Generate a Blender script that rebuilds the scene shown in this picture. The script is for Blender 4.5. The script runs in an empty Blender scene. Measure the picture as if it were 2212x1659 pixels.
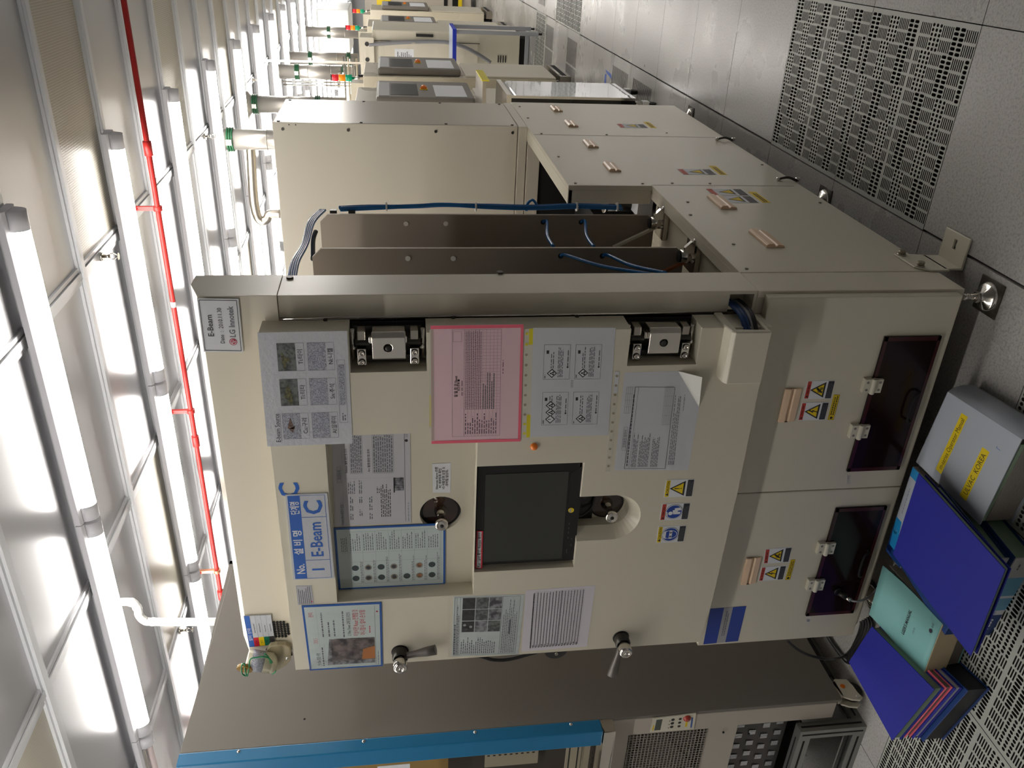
import bpy, bmesh, math, random
from math import sin, cos, pi, radians
from mathutils import Vector as V, Matrix
C = bpy.context.scene.collection
rnd = random.Random(7)
# ---------------------------------------------------------------- camera
F = 1797.74; YAW, PITCH, ROLL = 0.50348, -0.13574, 0.02502
CAM = V((0.7766, -2.3495, 1.6568))
R = (Matrix.Rotation(YAW, 3, 'Z') @ Matrix.Rotation(PITCH, 3, 'X') @ Matrix.Rotation(ROLL, 3, 'Y'))
def at(px, py, ax, val):
    """pixel of the 2212x1659 photograph -> point of the plane ax=val"""
    d = R @ V(((1659 - py - 829.5) / F, 1, -(px - 1106) / F))
    i = 'xyz'.index(ax); t = (val - CAM[i]) / d[i]
    return CAM + d * t
cd = bpy.data.cameras.new('camera'); cam = bpy.data.objects.new('camera', cd); C.objects.link(cam)
r_, f_, u_ = R @ V((1, 0, 0)), R @ V((0, 1, 0)), R @ V((0, 0, 1))
M = Matrix((-u_, r_, -f_)).transposed().to_4x4(); M.translation = CAM
cam.matrix_world = M; cd.sensor_width = 36; cd.lens = F / 2212 * 36; cd.clip_end = 200; cd.clip_start = .05
bpy.context.scene.camera = cam
# ---------------------------------------------------------------- materials
def lin(c):
    return tuple((x / 255 / 12.92) if x <= 10 else ((x / 255 + .055) / 1.055) ** 2.4 for x in c) + (1,)
MATS = {}
def mat(name, rgb=(200, 200, 200), rough=.5, metal=0., emit=0., noise=None, bump=None, spec=.5, coat=0., rvar=0, trans=0., alpha=1., emc=None):
    if name in MATS: return MATS[name]
    m = bpy.data.materials.new(name); m.use_nodes = True; nt = m.node_tree; b = nt.nodes['Principled BSDF']
    b.inputs['Base Color'].default_value = lin(rgb); b.inputs['Roughness'].default_value = rough
    b.inputs['Metallic'].default_value = metal; b.inputs['Specular IOR Level'].default_value = spec
    b.inputs['Coat Weight'].default_value = coat; b.inputs['Transmission Weight'].default_value = trans; b.inputs['Alpha'].default_value = alpha
    if emit: b.inputs['Emission Color'].default_value = lin(emc or rgb); b.inputs['Emission Strength'].default_value = emit
    tc = nt.nodes.new('ShaderNodeTexCoord')
    if noise:   # (scale, amount, second colour)
        n = nt.nodes.new('ShaderNodeTexNoise'); n.inputs['Scale'].default_value = noise[0]; n.inputs['Detail'].default_value = 4
        nt.links.new(tc.outputs['Object'], n.inputs['Vector'])
        rp = nt.nodes.new('ShaderNodeValToRGB'); rp.color_ramp.elements[0].position = .5 - noise[1]; rp.color_ramp.elements[1].position = .5 + noise[1]
        rp.color_ramp.elements[0].color = lin(noise[2]); rp.color_ramp.elements[1].color = lin(rgb)
        nt.links.new(n.outputs['Fac'], rp.inputs['Fac']); nt.links.new(rp.outputs['Color'], b.inputs['Base Color'])
    if rvar:
        n = nt.nodes.new('ShaderNodeTexNoise'); n.inputs['Scale'].default_value = 3; n.inputs['Detail'].default_value = 5
        nt.links.new(tc.outputs['Object'], n.inputs['Vector'])
        mr = nt.nodes.new('ShaderNodeMapRange'); mr.inputs[1].default_value = .3; mr.inputs[2].default_value = .7
        mr.inputs[3].default_value = rough - rvar; mr.inputs[4].default_value = rough + rvar
        nt.links.new(n.outputs['Fac'], mr.inputs[0]); nt.links.new(mr.outputs[0], b.inputs['Roughness'])
    if bump:    # (scale, strength[, stretch])
        n = nt.nodes.new('ShaderNodeTexNoise'); n.inputs['Scale'].default_value = bump[0]; n.inputs['Detail'].default_value = 3
        mp = nt.nodes.new('ShaderNodeMapping'); mp.inputs['Scale'].default_value = bump[2] if len(bump) > 2 else (1, 1, 1)
        nt.links.new(tc.outputs['Object'], mp.inputs['Vector']); nt.links.new(mp.outputs['Vector'], n.inputs['Vector'])
        bp = nt.nodes.new('ShaderNodeBump'); bp.inputs['Strength'].default_value = bump[1]; bp.inputs['Distance'].default_value = .01
        nt.links.new(n.outputs['Fac'], bp.inputs['Height']); nt.links.new(bp.outputs['Normal'], b.inputs['Normal'])
    MATS[name] = m; return m
beige = mat('beige_powder_coat', (206, 199, 182), .27, bump=(900, .03))
beige2 = mat('beige_panel', (206, 198, 178), .3, bump=(700, .03), rvar=.05)
cream = mat('pale_cream_paint', (204, 198, 180), .32)
greymach = mat('grey_taupe_paint', (116, 111, 103), .5)
greypanel = mat('light_taupe_paint', (176, 168, 156), .45)
blue = mat('teal_blue_paint', (24, 112, 158), .35)
black = mat('black_plastic', (16, 16, 17), .35)
gap = mat('dark_gap', (10, 10, 10), .8)
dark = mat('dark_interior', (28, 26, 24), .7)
steel = mat('brushed_stainless', (178, 172, 162), .3, 1., bump=(60, .05, (1, 1, 30)), rvar=.06)
steel2 = mat('polished_steel', (215, 210, 202), .14, 1.)
plate = mat('dull_stainless_plate', (156, 146, 134), .5, .5, rvar=.05)
chrome = mat('chrome', (225, 222, 218), .08, 1.)
alu = mat('aluminium_profile', (150, 152, 148), .35, .9)
darkmetal = mat('dark_metal', (70, 68, 64), .35, .8)
handle_m = mat('peach_plastic', (226, 196, 164), .35)
hingeplastic = mat('cream_plastic', (205, 200, 182), .35)
smoke = mat('smoked_red_acrylic', (30, 16, 17), .14, spec=.22)
smokeedge = mat('dark_red_acrylic_edge', (62, 26, 30), .25)
white = mat('white_paper', (216, 218, 221), .6)
whitel = mat('laminated_white', (198, 200, 204), .3, bump=(20, .06), coat=.3)
crink = mat('crinkled_laminate', (192, 195, 200), .22, bump=(90, .16), coat=.6)
silver = mat('silver_laminate', (184, 184, 188), .3, bump=(40, .08), coat=.4)
ink = mat('black_ink', (24, 24, 28), .5)
inkg = mat('grey_ink', (92, 94, 102), .5)
inklt = mat('light_grey_ink', (140, 142, 150), .5)
inkb = mat('blue_ink', (28, 92, 178), .4)
bluef = mat('blue_plastic_border', (12, 84, 164), .3)
inkr = mat('red_ink', (190, 40, 54), .5)
pinkp = mat('pink_paper', (222, 188, 194), .5)
pinkb = mat('pink_plastic', (232, 104, 124), .35)
yel = mat('warning_yellow', (226, 196, 12), .45)
ora = mat('orange_plastic', (232, 120, 24), .3, coat=.4)
redl = mat('warning_red', (180, 58, 40), .45)
grn = mat('green_paint', (10, 120, 72), .45)
dgrn = mat('dark_green_rubber', (20, 74, 44), .4)
blk = mat('label_black', (34, 34, 38), .45)
grl = mat('label_grey', (160, 160, 162), .5)
photo1 = mat('grey_photo_print', (150, 152, 156), .3, noise=(60, .12, (60, 60, 64)))
photo2 = mat('dark_photo_print', (120, 108, 104), .3, noise=(45, .15, (30, 24, 30)))
photo3 = mat('mottled_photo_print', (176, 178, 188), .3, noise=(420, .12, (118, 120, 132)), bump=(300, .12))
photo4 = mat('brown_photo_print', (190, 120, 70), .3, noise=(40, .12, (96, 60, 44)))
photo5 = mat('slate_photo_print', (110, 114, 112), .3, noise=(90, .1, (62, 66, 64)))
bluebook = mat('cobalt_blue_cover', (14, 24, 140), .6)
navy = mat('navy_blue_binder', (14, 52, 112), .4)
whiteb = mat('white_binder_vinyl', (168, 174, 184), .4)
cyanb = mat('pale_cyan_cover', (126, 182, 180), .6)
tanp = mat('tan_cloth_spine', (176, 160, 130), .7)
pages = mat('page_edges', (168, 160, 150), .8, bump=(30, .8, (1, 1, 40)))
pagesg = mat('green_tinted_pages', (136, 158, 134), .8)
hose = mat('blue_pneumatic_hose', (14, 96, 160), .25)
hosek = mat('black_cable', (22, 22, 24), .45)
hoseg = mat('grey_cable', (128, 128, 132), .45)
copper = mat('copper_bar', (150, 96, 66), .4, .7)
redp = mat('red_painted_pipe', (168, 34, 30), .5)
whitep = mat('white_plastic_pipe', (214, 216, 214), .3)
duct = mat('galvanised_duct', (168, 164, 158), .35, .7, rvar=.06)
fixt = mat('white_fixture', (206, 206, 212), .4)
lampm = mat('lit_fluorescent_tube', (255, 255, 255), .4, emit=30, emc=(255, 250, 243))
panelm = mat('grey_ceiling_panel', (178, 178, 180), .3, .8)
barm = mat('ceiling_bar_aluminium', (196, 198, 202), .35, .3)
screen = mat('matte_dark_screen', (52, 54, 50), .45)
yelclr = mat('yellow_tape', (214, 200, 40), .5)
rubber = mat('black_rubber', (18, 18, 18), .6)
mirror = mat('mirror_steel', (200, 202, 206), .04, 1., bump=(8, .04))
perf = mat('perforated_tile_paint', (164, 167, 160), .42)
goldt = mat('amber_tape', (140, 104, 20), .2, coat=.8)
brownglass = mat('brown_glass', (58, 36, 24), .12, noise=(30, .15, (34, 28, 24)), coat=.5)
def film_mat():
    m = bpy.data.materials.new('clear_plastic_film'); m.use_nodes = True; nt = m.node_tree; nt.nodes.clear()
    o = nt.nodes.new('ShaderNodeOutputMaterial'); mx = nt.nodes.new('ShaderNodeMixShader'); t = nt.nodes.new('ShaderNodeBsdfTransparent'); g = nt.nodes.new('ShaderNodeBsdfGlossy')
    g.inputs['Roughness'].default_value = .1; fr = nt.nodes.new('ShaderNodeFresnel'); fr.inputs['IOR'].default_value = 1.32
    n = nt.nodes.new('ShaderNodeTexNoise'); n.inputs['Scale'].default_value = 14; bp = nt.nodes.new('ShaderNodeBump'); bp.inputs['Strength'].default_value = .22; bp.inputs['Distance'].default_value = .01
    tc = nt.nodes.new('ShaderNodeTexCoord'); L = nt.links.new
    L(tc.outputs['Object'], n.inputs['Vector']); L(n.outputs['Fac'], bp.inputs['Height']); L(bp.outputs['Normal'], g.inputs['Normal']); L(bp.outputs['Normal'], fr.inputs['Normal'])
    L(fr.outputs[0], mx.inputs[0]); L(t.outputs[0], mx.inputs[1]); L(g.outputs[0], mx.inputs[2]); L(mx.outputs[0], o.inputs[0]); return m
film = film_mat()
def floor_mat():
    m = mat('speckled_floor', (184, 182, 179), .3); nt = m.node_tree; b = nt.nodes['Principled BSDF']; L = nt.links.new
    tc = nt.nodes.new('ShaderNodeTexCoord'); n = nt.nodes.new('ShaderNodeTexNoise'); n.inputs['Scale'].default_value = 130; n.inputs['Detail'].default_value = 3; n.inputs['Roughness'].default_value = .7
    L(tc.outputs['Object'], n.inputs['Vector']); rp = nt.nodes.new('ShaderNodeValToRGB'); e = rp.color_ramp.elements
    e[0].position = .36; e[0].color = lin((146, 145, 144)); e[1].position = .54; e[1].color = lin((174, 172, 168)); L(n.outputs['Fac'], rp.inputs['Fac'])
    n2 = nt.nodes.new('ShaderNodeTexNoise'); n2.inputs['Scale'].default_value = 2.2; n2.inputs['Detail'].default_value = 6; L(tc.outputs['Object'], n2.inputs['Vector'])
    mx = nt.nodes.new('ShaderNodeMixRGB'); mx.blend_type = 'MULTIPLY'; r2 = nt.nodes.new('ShaderNodeValToRGB'); r2.color_ramp.elements[0].position = .35; r2.color_ramp.elements[0].color = (.93, .93, .93, 1); r2.color_ramp.elements[1].position = .6
    L(n2.outputs['Fac'], r2.inputs['Fac']); mx.inputs[0].default_value = 1; L(rp.outputs[0], mx.inputs[1]); L(r2.outputs[0], mx.inputs[2]); L(mx.outputs[0], b.inputs['Base Color'])
    mr = nt.nodes.new('ShaderNodeMapRange'); mr.inputs[1].default_value = .3; mr.inputs[2].default_value = .7; mr.inputs[3].default_value = .24; mr.inputs[4].default_value = .34; L(n2.outputs['Fac'], mr.inputs[0]); L(mr.outputs[0], b.inputs['Roughness'])
    return m
floorm = floor_mat()
def filter_mat():
    m = mat('corrugated_filter', (178, 172, 158), .35); nt = m.node_tree; b = nt.nodes['Principled BSDF']; L = nt.links.new
    tc = nt.nodes.new('ShaderNodeTexCoord'); w = nt.nodes.new('ShaderNodeTexWave'); w.inputs['Scale'].default_value = 30; w.bands_direction = 'X'
    mp = nt.nodes.new('ShaderNodeMapping'); mp.inputs['Rotation'].default_value = (0, 0, 0); L(tc.outputs['Object'], mp.inputs[0]); L(mp.outputs[0], w.inputs['Vector'])
    bp = nt.nodes.new('ShaderNodeBump'); bp.inputs['Strength'].default_value = .1; bp.inputs['Distance'].default_value = .002; L(w.outputs['Fac'], bp.inputs['Height']); L(bp.outputs[0], b.inputs['Normal'])
    rp = nt.nodes.new('ShaderNodeValToRGB'); rp.color_ramp.elements[0].color = lin((160, 155, 140)); rp.color_ramp.elements[1].color = lin((184, 178, 164)); L(w.outputs['Fac'], rp.inputs[0]); L(rp.outputs[0], b.inputs['Base Color']); return m
filterm = filter_mat()
# ---------------------------------------------------------------- mesh builder
_txt = {}
def textmesh(s, bold=0.):
    k = (s, bold)
    if k in _txt: return _txt[k]
    cu = bpy.data.curves.new('t', 'FONT'); cu.body = s; cu.size = 1; cu.offset = bold; cu.resolution_u = 2
    o = bpy.data.objects.new('t', cu); C.objects.link(o); dg = bpy.context.evaluated_depsgraph_get()
    me = o.evaluated_get(dg).to_mesh(); vs = [(v.co.x, v.co.y) for v in me.vertices]; fs = [tuple(p.vertices) for p in me.polygons]
    o.evaluated_get(dg).to_mesh_clear(); bpy.data.objects.remove(o); bpy.data.curves.remove(cu)
    if vs:
        x0 = min(v[0] for v in vs); x1 = max(v[0] for v in vs); y0 = min(v[1] for v in vs); y1 = max(v[1] for v in vs)
    else: x0 = y0 = 0; x1 = y1 = 1
    _txt[k] = (vs, fs, x0, x1, y0, y1); return _txt[k]
class MB:
    def __init__(s): s.v = []; s.f = []; s.m = []; s.sm = []; s.mats = []
    def mi(s, m):
        if m not in s.mats: s.mats.append(m)
        return s.mats.index(m)
    def add(s, vs, fs, m, smooth=False):
        b = len(s.v); i = s.mi(m); s.v += [tuple(v) for v in vs]
        for f in fs: s.f.append(tuple(b + k for k in f)); s.m.append(i); s.sm.append(smooth)
        return s
    def box(s, a, b, m, rz=0, c=None):
        x0, x1 = sorted((a[0], b[0])); y0, y1 = sorted((a[1], b[1])); z0, z1 = sorted((a[2], b[2]))
        vs = [V((x, y, z)) for z in (z0, z1) for y in (y0, y1) for x in (x0, x1)]
        if rz:
            c = V(c) if c else V(((x0 + x1) / 2, (y0 + y1) / 2, 0)); mt = Matrix.Rotation(rz, 3, 'Z'); vs = [mt @ (v - c) + c for v in vs]
        return s.add(vs, [(0, 2, 3, 1), (4, 5, 7, 6), (0, 1, 5, 4), (2, 6, 7, 3), (0, 4, 6, 2), (1, 3, 7, 5)], m)
    def cyl(s, p0, p1, r, m, n=20, r1=None, caps=True, smooth=True):
        p0, p1 = V(p0), V(p1); d = (p1 - p0).normalized(); a = V((0, 0, 1)) if abs(d.z) < .9 else V((1, 0, 0))
        x = d.cross(a).normalized(); y = d.cross(x); r1 = r if r1 is None else r1
        vs = [p0 + (x * cos(2 * pi * i / n) + y * sin(2 * pi * i / n)) * r for i in range(n)] + [p1 + (x * cos(2 * pi * i / n) + y * sin(2 * pi * i / n)) * r1 for i in range(n)]
        s.add(vs, [(i, (i + 1) % n, n + (i + 1) % n, n + i) for i in range(n)], m, smooth)
        if caps: s.add(vs, [tuple(range(n))[::-1], tuple(range(n, 2 * n))], m)
        return s
    def lathe(s, p0, d, prof, m, n=24, smooth=True):   # prof: (distance along d, radius)
        p0, d = V(p0), V(d).normalized(); a = V((0, 0, 1)) if abs(d.z) < .9 else V((1, 0, 0)); x = d.cross(a).normalized(); y = d.cross(x)
        vs = [p0 + d * h + (x * cos(2 * pi * i / n) + y * sin(2 * pi * i / n)) * max(r, 1e-5) for h, r in prof for i in range(n)]
        fs = [(k * n + i, k * n + (i + 1) % n, (k + 1) * n + (i + 1) % n, (k + 1) * n + i) for k in range(len(prof) - 1) for i in range(n)]
        return s.add(vs, fs, m, smooth)
    def tube(s, pts, r, m, n=10, sub=6):
        P = [V(p) for p in pts]
        if sub and len(P) > 2:
            Q = []
            for i in range(len(P) - 1):
                a, b, c, d = P[max(i - 1, 0)], P[i], P[i + 1], P[min(i + 2, len(P) - 1)]
                for k in range(sub):
                    t = k / sub; Q.append(.5 * ((2 * b) + (c - a) * t + (2 * a - 5 * b + 4 * c - d) * t * t + (3 * b - a - 3 * c + d) * t ** 3))
            P = Q + [P[-1]]
        vs = []; pu = None
        for i, p in enumerate(P):
            d = (P[min(i + 1, len(P) - 1)] - P[max(i - 1, 0)]).normalized()
            if pu is None: pu = d.cross(V((0, 0, 1)) if abs(d.z) < .9 else V((1, 0, 0))).normalized()
            pu = (pu - d * pu.dot(d)).normalized(); w = d.cross(pu)
            vs += [p + (pu * cos(2 * pi * k / n) + w * sin(2 * pi * k / n)) * r for k in range(n)]
        N = len(P); s.add(vs, [(k * n + i, k * n + (i + 1) % n, (k + 1) * n + (i + 1) % n, (k + 1) * n + i) for k in range(N - 1) for i in range(n)], m, True)
        return s.add(vs, [tuple(range(n))[::-1], tuple(range((N - 1) * n, N * n))], m)
    def prism(s, poly, ax, a, b, m, smooth=False):     # poly in the two other axes (cyclic order), extruded a..b along ax
        n = len(poly)
        def P(p, h): return {'x': (h, p[0], p[1]), 'y': (p[0], h, p[1]), 'z': (p[0], p[1], h)}[ax]
        vs = [P(p, a) for p in poly] + [P(p, b) for p in poly]
        s.add(vs, [(i, (i + 1) % n, n + (i + 1) % n, n + i) for i in range(n)], m, smooth)
        return s.add(vs, [tuple(range(n))[::-1], tuple(range(n, 2 * n))], m)
    def hull(s, A, B, m):                              # two quads of corners joined
        vs = list(A) + list(B); n = len(A)
        return s.add(vs, [tuple(range(n)), tuple(range(2 * n - 1, n - 1, -1))] + [(i, n + i, n + (i + 1) % n, (i + 1) % n) for i in range(n)], m)
    def sphere(s, c, r, m, n=16, half=None, sc=(1, 1, 1)):
        k = n // 2; vs = []; c = V(c)
        for j in range(k + 1):
            th = pi * j / k
            for i in range(n): vs.append(c + V((sc[0] * r * sin(th) * cos(2 * pi * i / n), sc[1] * r * sin(th) * sin(2 * pi * i / n), sc[2] * r * cos(th))))
        return s.add(vs, [(j * n + i, (j + 1) * n + i, (j + 1) * n + (i + 1) % n, j * n + (i + 1) % n) for j in range(k) for i in range(n)], m, True)
    def build(s, name, parent=None, bev=0, seg=2, loc=None, auto=True):
        me = bpy.data.meshes.new(name); me.from_pydata(s.v, [], s.f)
        for m in s.mats: me.materials.append(m)
        me.polygons.foreach_set('material_index', s.m); me.polygons.foreach_set('use_smooth', s.sm)
        bm = bmesh.new(); bm.from_mesh(me)
        if not getattr(s, 'flat', False): bmesh.ops.remove_doubles(bm, verts=bm.verts, dist=1e-6); bmesh.ops.recalc_face_normals(bm, faces=bm.faces)
        bm.to_mesh(me); bm.free(); me.update()
        o = bpy.data.objects.new(name, me); C.objects.link(o)
        if parent:
            o.parent = parent
            if parent.type == 'EMPTY': o.matrix_parent_inverse = Matrix.Translation(-parent.location)
        if bev:
            bm = o.modifiers.new('bevel', 'BEVEL'); bm.width = bev; bm.segments = seg; bm.limit_method = 'ANGLE'; bm.angle_limit = radians(40)
        return o
def cut(o, mb):
    """real openings: boolean difference, applied"""
    c = mb.build('cutter'); md = o.modifiers.new('b', 'BOOLEAN'); md.object = c; md.operation = 'DIFFERENCE'; md.solver = 'EXACT'
    bpy.context.view_layer.update(); dg = bpy.context.evaluated_depsgraph_get(); me = bpy.data.meshes.new_from_object(o.evaluated_get(dg))
    o.modifiers.remove(md); o.data = me; bpy.data.objects.remove(c)
def tag(o, label, cat, group=None, kind=None):
    if label: o['label'] = label
    if cat: o['category'] = cat
    if group: o['group'] = group
    if kind: o['kind'] = kind
    return o
def thing(name, label, cat, loc=(0, 0, 0), group=None):
    o = bpy.data.objects.new(name, None); C.objects.link(o); o.location = loc; o.empty_display_size = .05
    return tag(o, label, cat, group)
def struct(o): o['kind'] = 'structure'; return o
def copy_tree(o, parent=None):
    c = o.copy(); C.objects.link(c)
    if parent: c.parent = parent
    for ch in list(o.children): copy_tree(ch, c)
    return c
def lab(o, s): o['label'] = s; return o
# ---------------------------------------------------------------- printed sheets
class Sheet:
    """thin sheet on four world corners (TL,TR,BR,BL as read); print sits on its front"""
    def __init__(s, cs, base, t=.0008, off=.0, both=False):
        s.c = [V(p) for p in cs]; n = (s.c[3] - s.c[0]).cross(s.c[1] - s.c[0]).normalized()
        if n.dot(CAM - s.c[0]) < 0: n = -n
        s.n = n; s.off = off + t; s.lv = 0; s.W = ((s.c[1] - s.c[0]).length + (s.c[2] - s.c[3]).length) / 2; s.H = ((s.c[3] - s.c[0]).length + (s.c[2] - s.c[1]).length) / 2
        s.mb = MB(); s.mb.hull([p + n * off for p in s.c], [p + n * (off + t) for p in s.c], base)
    def p(s, u, v, h=0):
        a = s.c[0].lerp(s.c[1], u); b = s.c[3].lerp(s.c[2], u); return a.lerp(b, v) + s.n * (s.off + h)
    def rect(s, u0, v0, u1, v1, m, h=.0003):
        s.mb.add([s.p(u0, v0, h), s.p(u1, v0, h), s.p(u1, v1, h), s.p(u0, v1, h)], [(0, 1, 2, 3)], m); return s
    def poly(s, pts, m, h=.0005): s.mb.add([s.p(u, v, h) for u, v in pts], [tuple(range(len(pts)))], m); return s
    def disc(s, u, v, r, m, h=.0005, n=20, ry=None): return s.poly([(u + r * cos(2 * pi * i / n), v + (ry or r * s.W / s.H) * sin(2 * pi * i / n)) for i in range(n)], m, h)
    def line(s, u0, v0, u1, v1, w, m, h=.0005):
        du, dv = (u1 - u0) * s.W, (v1 - v0) * s.H; l = math.hypot(du, dv) or 1; a, b = -dv / l * w / 2 / s.W, du / l * w / 2 / s.H
        return s.poly([(u0 + a, v0 + b), (u1 + a, v1 + b), (u1 - a, v1 - b), (u0 - a, v0 - b)], m, h)
    def frame(s, u0, v0, u1, v1, w, m, h=.0005):
        for a in ((u0, v0, u1, v0), (u0, v1, u1, v1), (u0, v0, u0, v1), (u1, v0, u1, v1)): s.line(*a, w, m, h)
        return s
    def grid(s, u0, v0, u1, v1, nu, nv, w, m):
        for i in range(nu + 1): s.line(u0 + (u1 - u0) * i / nu, v0, u0 + (u1 - u0) * i / nu, v1, w, m)
        for i in range(nv + 1): s.line(u0, v0 + (v1 - v0) * i / nv, u1, v0 + (v1 - v0) * i / nv, w, m)
        return s
    def greek(s, u0, v0, u1, v1, rows, m, fill=.55, ragged=.3, ww=.035):
        rh = (v1 - v0) / rows
        for k in range(rows):
            u = u0; end = u1 - (u1 - u0) * ragged * rnd.random(); v = v0 + rh * (k + .5 * (1 - fill))
            while u < end:
                w = ww * (.4 + rnd.random()); s.rect(u, v, min(u + w, end), v + rh * fill, m, .0005); u += w + ww * .28
        return s
    def text(s, t, u, v, h, m, bold=0., ha='c', wmax=None, lift=.0007, st=None):
        """text t, cap height h (share of the sheet's height), centred on v"""
        vs, fs, x0, x1, y0, y1 = textmesh(t, bold); k = h * s.H / (.72 if st is None else st); w = (x1 - x0) * k
        kx = k if not wmax or w <= wmax * s.W else k * wmax * s.W / w
        ou = {'c': u - (x1 + x0) / 2 * kx / s.W, 'l': u - x0 * kx / s.W, 'r': u - x1 * kx / s.W}[ha]
        s.mb.add([s.p(ou + x * kx / s.W, v + h / 2 - y * k / s.H, lift) for x, y in vs], fs, m); return s
    def tri(s, cu, cv, w, m, m2, sym=None):
        h = w * s.W / s.H * .87
        for k, mm, z in ((1, m, .0005), (.72, m2, .0008)): s.poly([(cu, cv - h * .58 * k), (cu + w / 2 * k, cv + h * .42 * k), (cu - w / 2 * k, cv + h * .42 * k)], mm, z)
        return s
    def build(s, name, parent=None): s.mb.flat = True; return s.mb.build(name, parent)
def px4(ax, val, *ps): return [at(p[0], p[1], ax, val) for p in ps]
def q(ax, val, TR, BR, BL, TL): return px4(ax, val, TL, TR, BR, BL)
# ================================================================ room
special = {(0, 0): 'p', (0, 1): 'p', (-3, -2): 'p', (-2, -2): 'p', (-1, -2): 'p', (0, 9): 'p', (0, 10): 'p', (-1, 12): 'p', (1, 0): 'd', (1, -1): 'd', (-1, 5): 's', (-1, 6): 's', (-1, 9): 's', (0, 12): 's', (-1, 11): 's'}
XR = (-9, 8); YR = (-8, 54)
b = MB()
for i in range(*XR):
    for j in range(*YR):
        if (i, j) in special: continue
        x0, x1 = .6 * i + .0015, .6 * i + .5985
        if i == 0: x0 += .004
        if i == -1: x1 -= .002
        y0, y1 = .6 * j + .0015, .6 * j + .5985
        if j == -1 and i > 0: y1 -= .01
        b.box((x0, y0, -.03), (x1, y1, 0), floorm)
b.box((.6 * XR[0], .6 * YR[0], -.16), (.6 * XR[1] , .6 * YR[1], -.14), gap)
floor = struct(b.build('floor'))
slotwall = mat('slot_wall_shade', (60, 60, 58), .7)  # dark colour paints the shade inside the tile slots
def slotcell(b, x0, y0, x1, y1, sx, sy, m):
    """rectangular cell of a plate with one round-ended slot through it"""
    cx, cy = (x0 + x1) / 2, (y0 + y1) / 2; r = min(sx, sy) / 2 * .98; I = []; O = []
    for qx, qy in ((1, 1), (-1, 1), (-1, -1), (1, -1)):
        ax, ay = cx + qx * (sx / 2 - r), cy + qy * (sy / 2 - r); c = [(ax + qx * r, ay), (ax + qx * r * .7, ay + qy * r * .7), (ax, ay + qy * r)]
        o = [(x1 if qx > 0 else x0, ay), (x1 if qx > 0 else x0, y1 if qy > 0 else y0), (ax, y1 if qy > 0 else y0)]
        if qx * qy < 0: c = c[::-1]; o = o[::-1]
        I += c; O += o
    n = 12; vs = [(x, y, 0) for x, y in O] + [(x, y, 0) for x, y in I] + [(x, y, -.012) for x, y in I]
    b.add(vs, [(k, (k + 1) % n, n + (k + 1) % n, n + k) for k in range(n)], m); b.add(vs, [(n + k, n + (k + 1) % n, 2 * n + (k + 1) % n, 2 * n + k) for k in range(n)], slotwall)
def quadflat(b, x0, y0, x1, y1, m, z=0): b.add([(x0, y0, z), (x1, y0, z), (x1, y1, z), (x0, y1, z)], [(0, 1, 2, 3)], m)
def tile_p():
    b = MB(); e = .0015; S = .6
    for side in range(2):       # two halves along y, with a plain web between
        ya, yb = (.004, .294) if side == 0 else (.306, .596)
        rows = 14; x0 = .014; rh = (S - 2 * x0) / rows
        quadflat(b, e, ya - .0025 if side == 0 else .294, S - e, ya if side == 0 else .306, perf)
        if side == 1: quadflat(b, e, yb, S - e, S - e, perf)
        quadflat(b, e, ya, x0, yb, perf); quadflat(b, S - x0, ya, S - e, yb, perf)
        for r in range(rows):
            xa = x0 + r * rh; xb = xa + rh; y = ya; k = (r // 3 + r % 2 * 0 + side) % 4; first = True
            while y < yb - .004:
                ty = 'TWTD'[k % 4]; k += 1; wd = .058
                if first and r // 3 % 2: wd = .029
                first = False; w = min(wd, yb - y)
                if ty == 'T':
                    c = max(1, round(w / .0097))
                    for t in range(c): slotcell(b, xa, y + w * t / c, xb, y + w * (t + 1) / c, rh * .82, w / c * .55, perf)
                elif ty == 'W':
                    cy = max(1, round(w / .029))
                    for t in range(cy):
                        for u in range(3): slotcell(b, xa + rh * u / 3, y + w * t / cy, xa + rh * (u + 1) / 3, y + w * (t + 1) / cy, rh / 3 * .7, w / cy * .82, perf)
                else:
                    cy = max(1, round(w / .0194))
                    for t in range(cy):
                        for u in range(3): slotcell(b, xa + rh * u / 3, y + w * t / cy, xa + rh * (u + 1) / 3, y + w * (t + 1) / cy, rh / 3 * .74, w / cy * .66, perf)
                y += w
    return b
def tile_holes(kind):
    b = MB(); m = floorm; S = .5985; e = .0015; a0, a1 = .07, .53
    quadflat(b, e, e, a0, S, m); quadflat(b, a1, e, S, S, m); quadflat(b, a0, e, a1, a0, m); quadflat(b, a0, a1, a1, S, m)
    if kind == 'd': nx, ny, fx, fy = 18, 24, .62, .42
    else: nx, ny, fx, fy = 2, 22, .95, .5
    for i in range(nx):
        for j in range(ny):
            x0 = a0 + (a1 - a0) * i / nx; y0 = a0 + (a1 - a0) * j / ny; dx = (a1 - a0) / nx; dy = (a1 - a0) / ny; slotcell(b, x0, y0, x0 + dx, y0 + dy, dx * fx, dy * fy, m)
    return b
protos = {}; tn = {'p': ('perforated_floor_tile', tile_p), 'd': ('punched_floor_tile', lambda: tile_holes('d')), 's': ('louvred_floor_tile', lambda: tile_holes('s'))}
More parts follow.
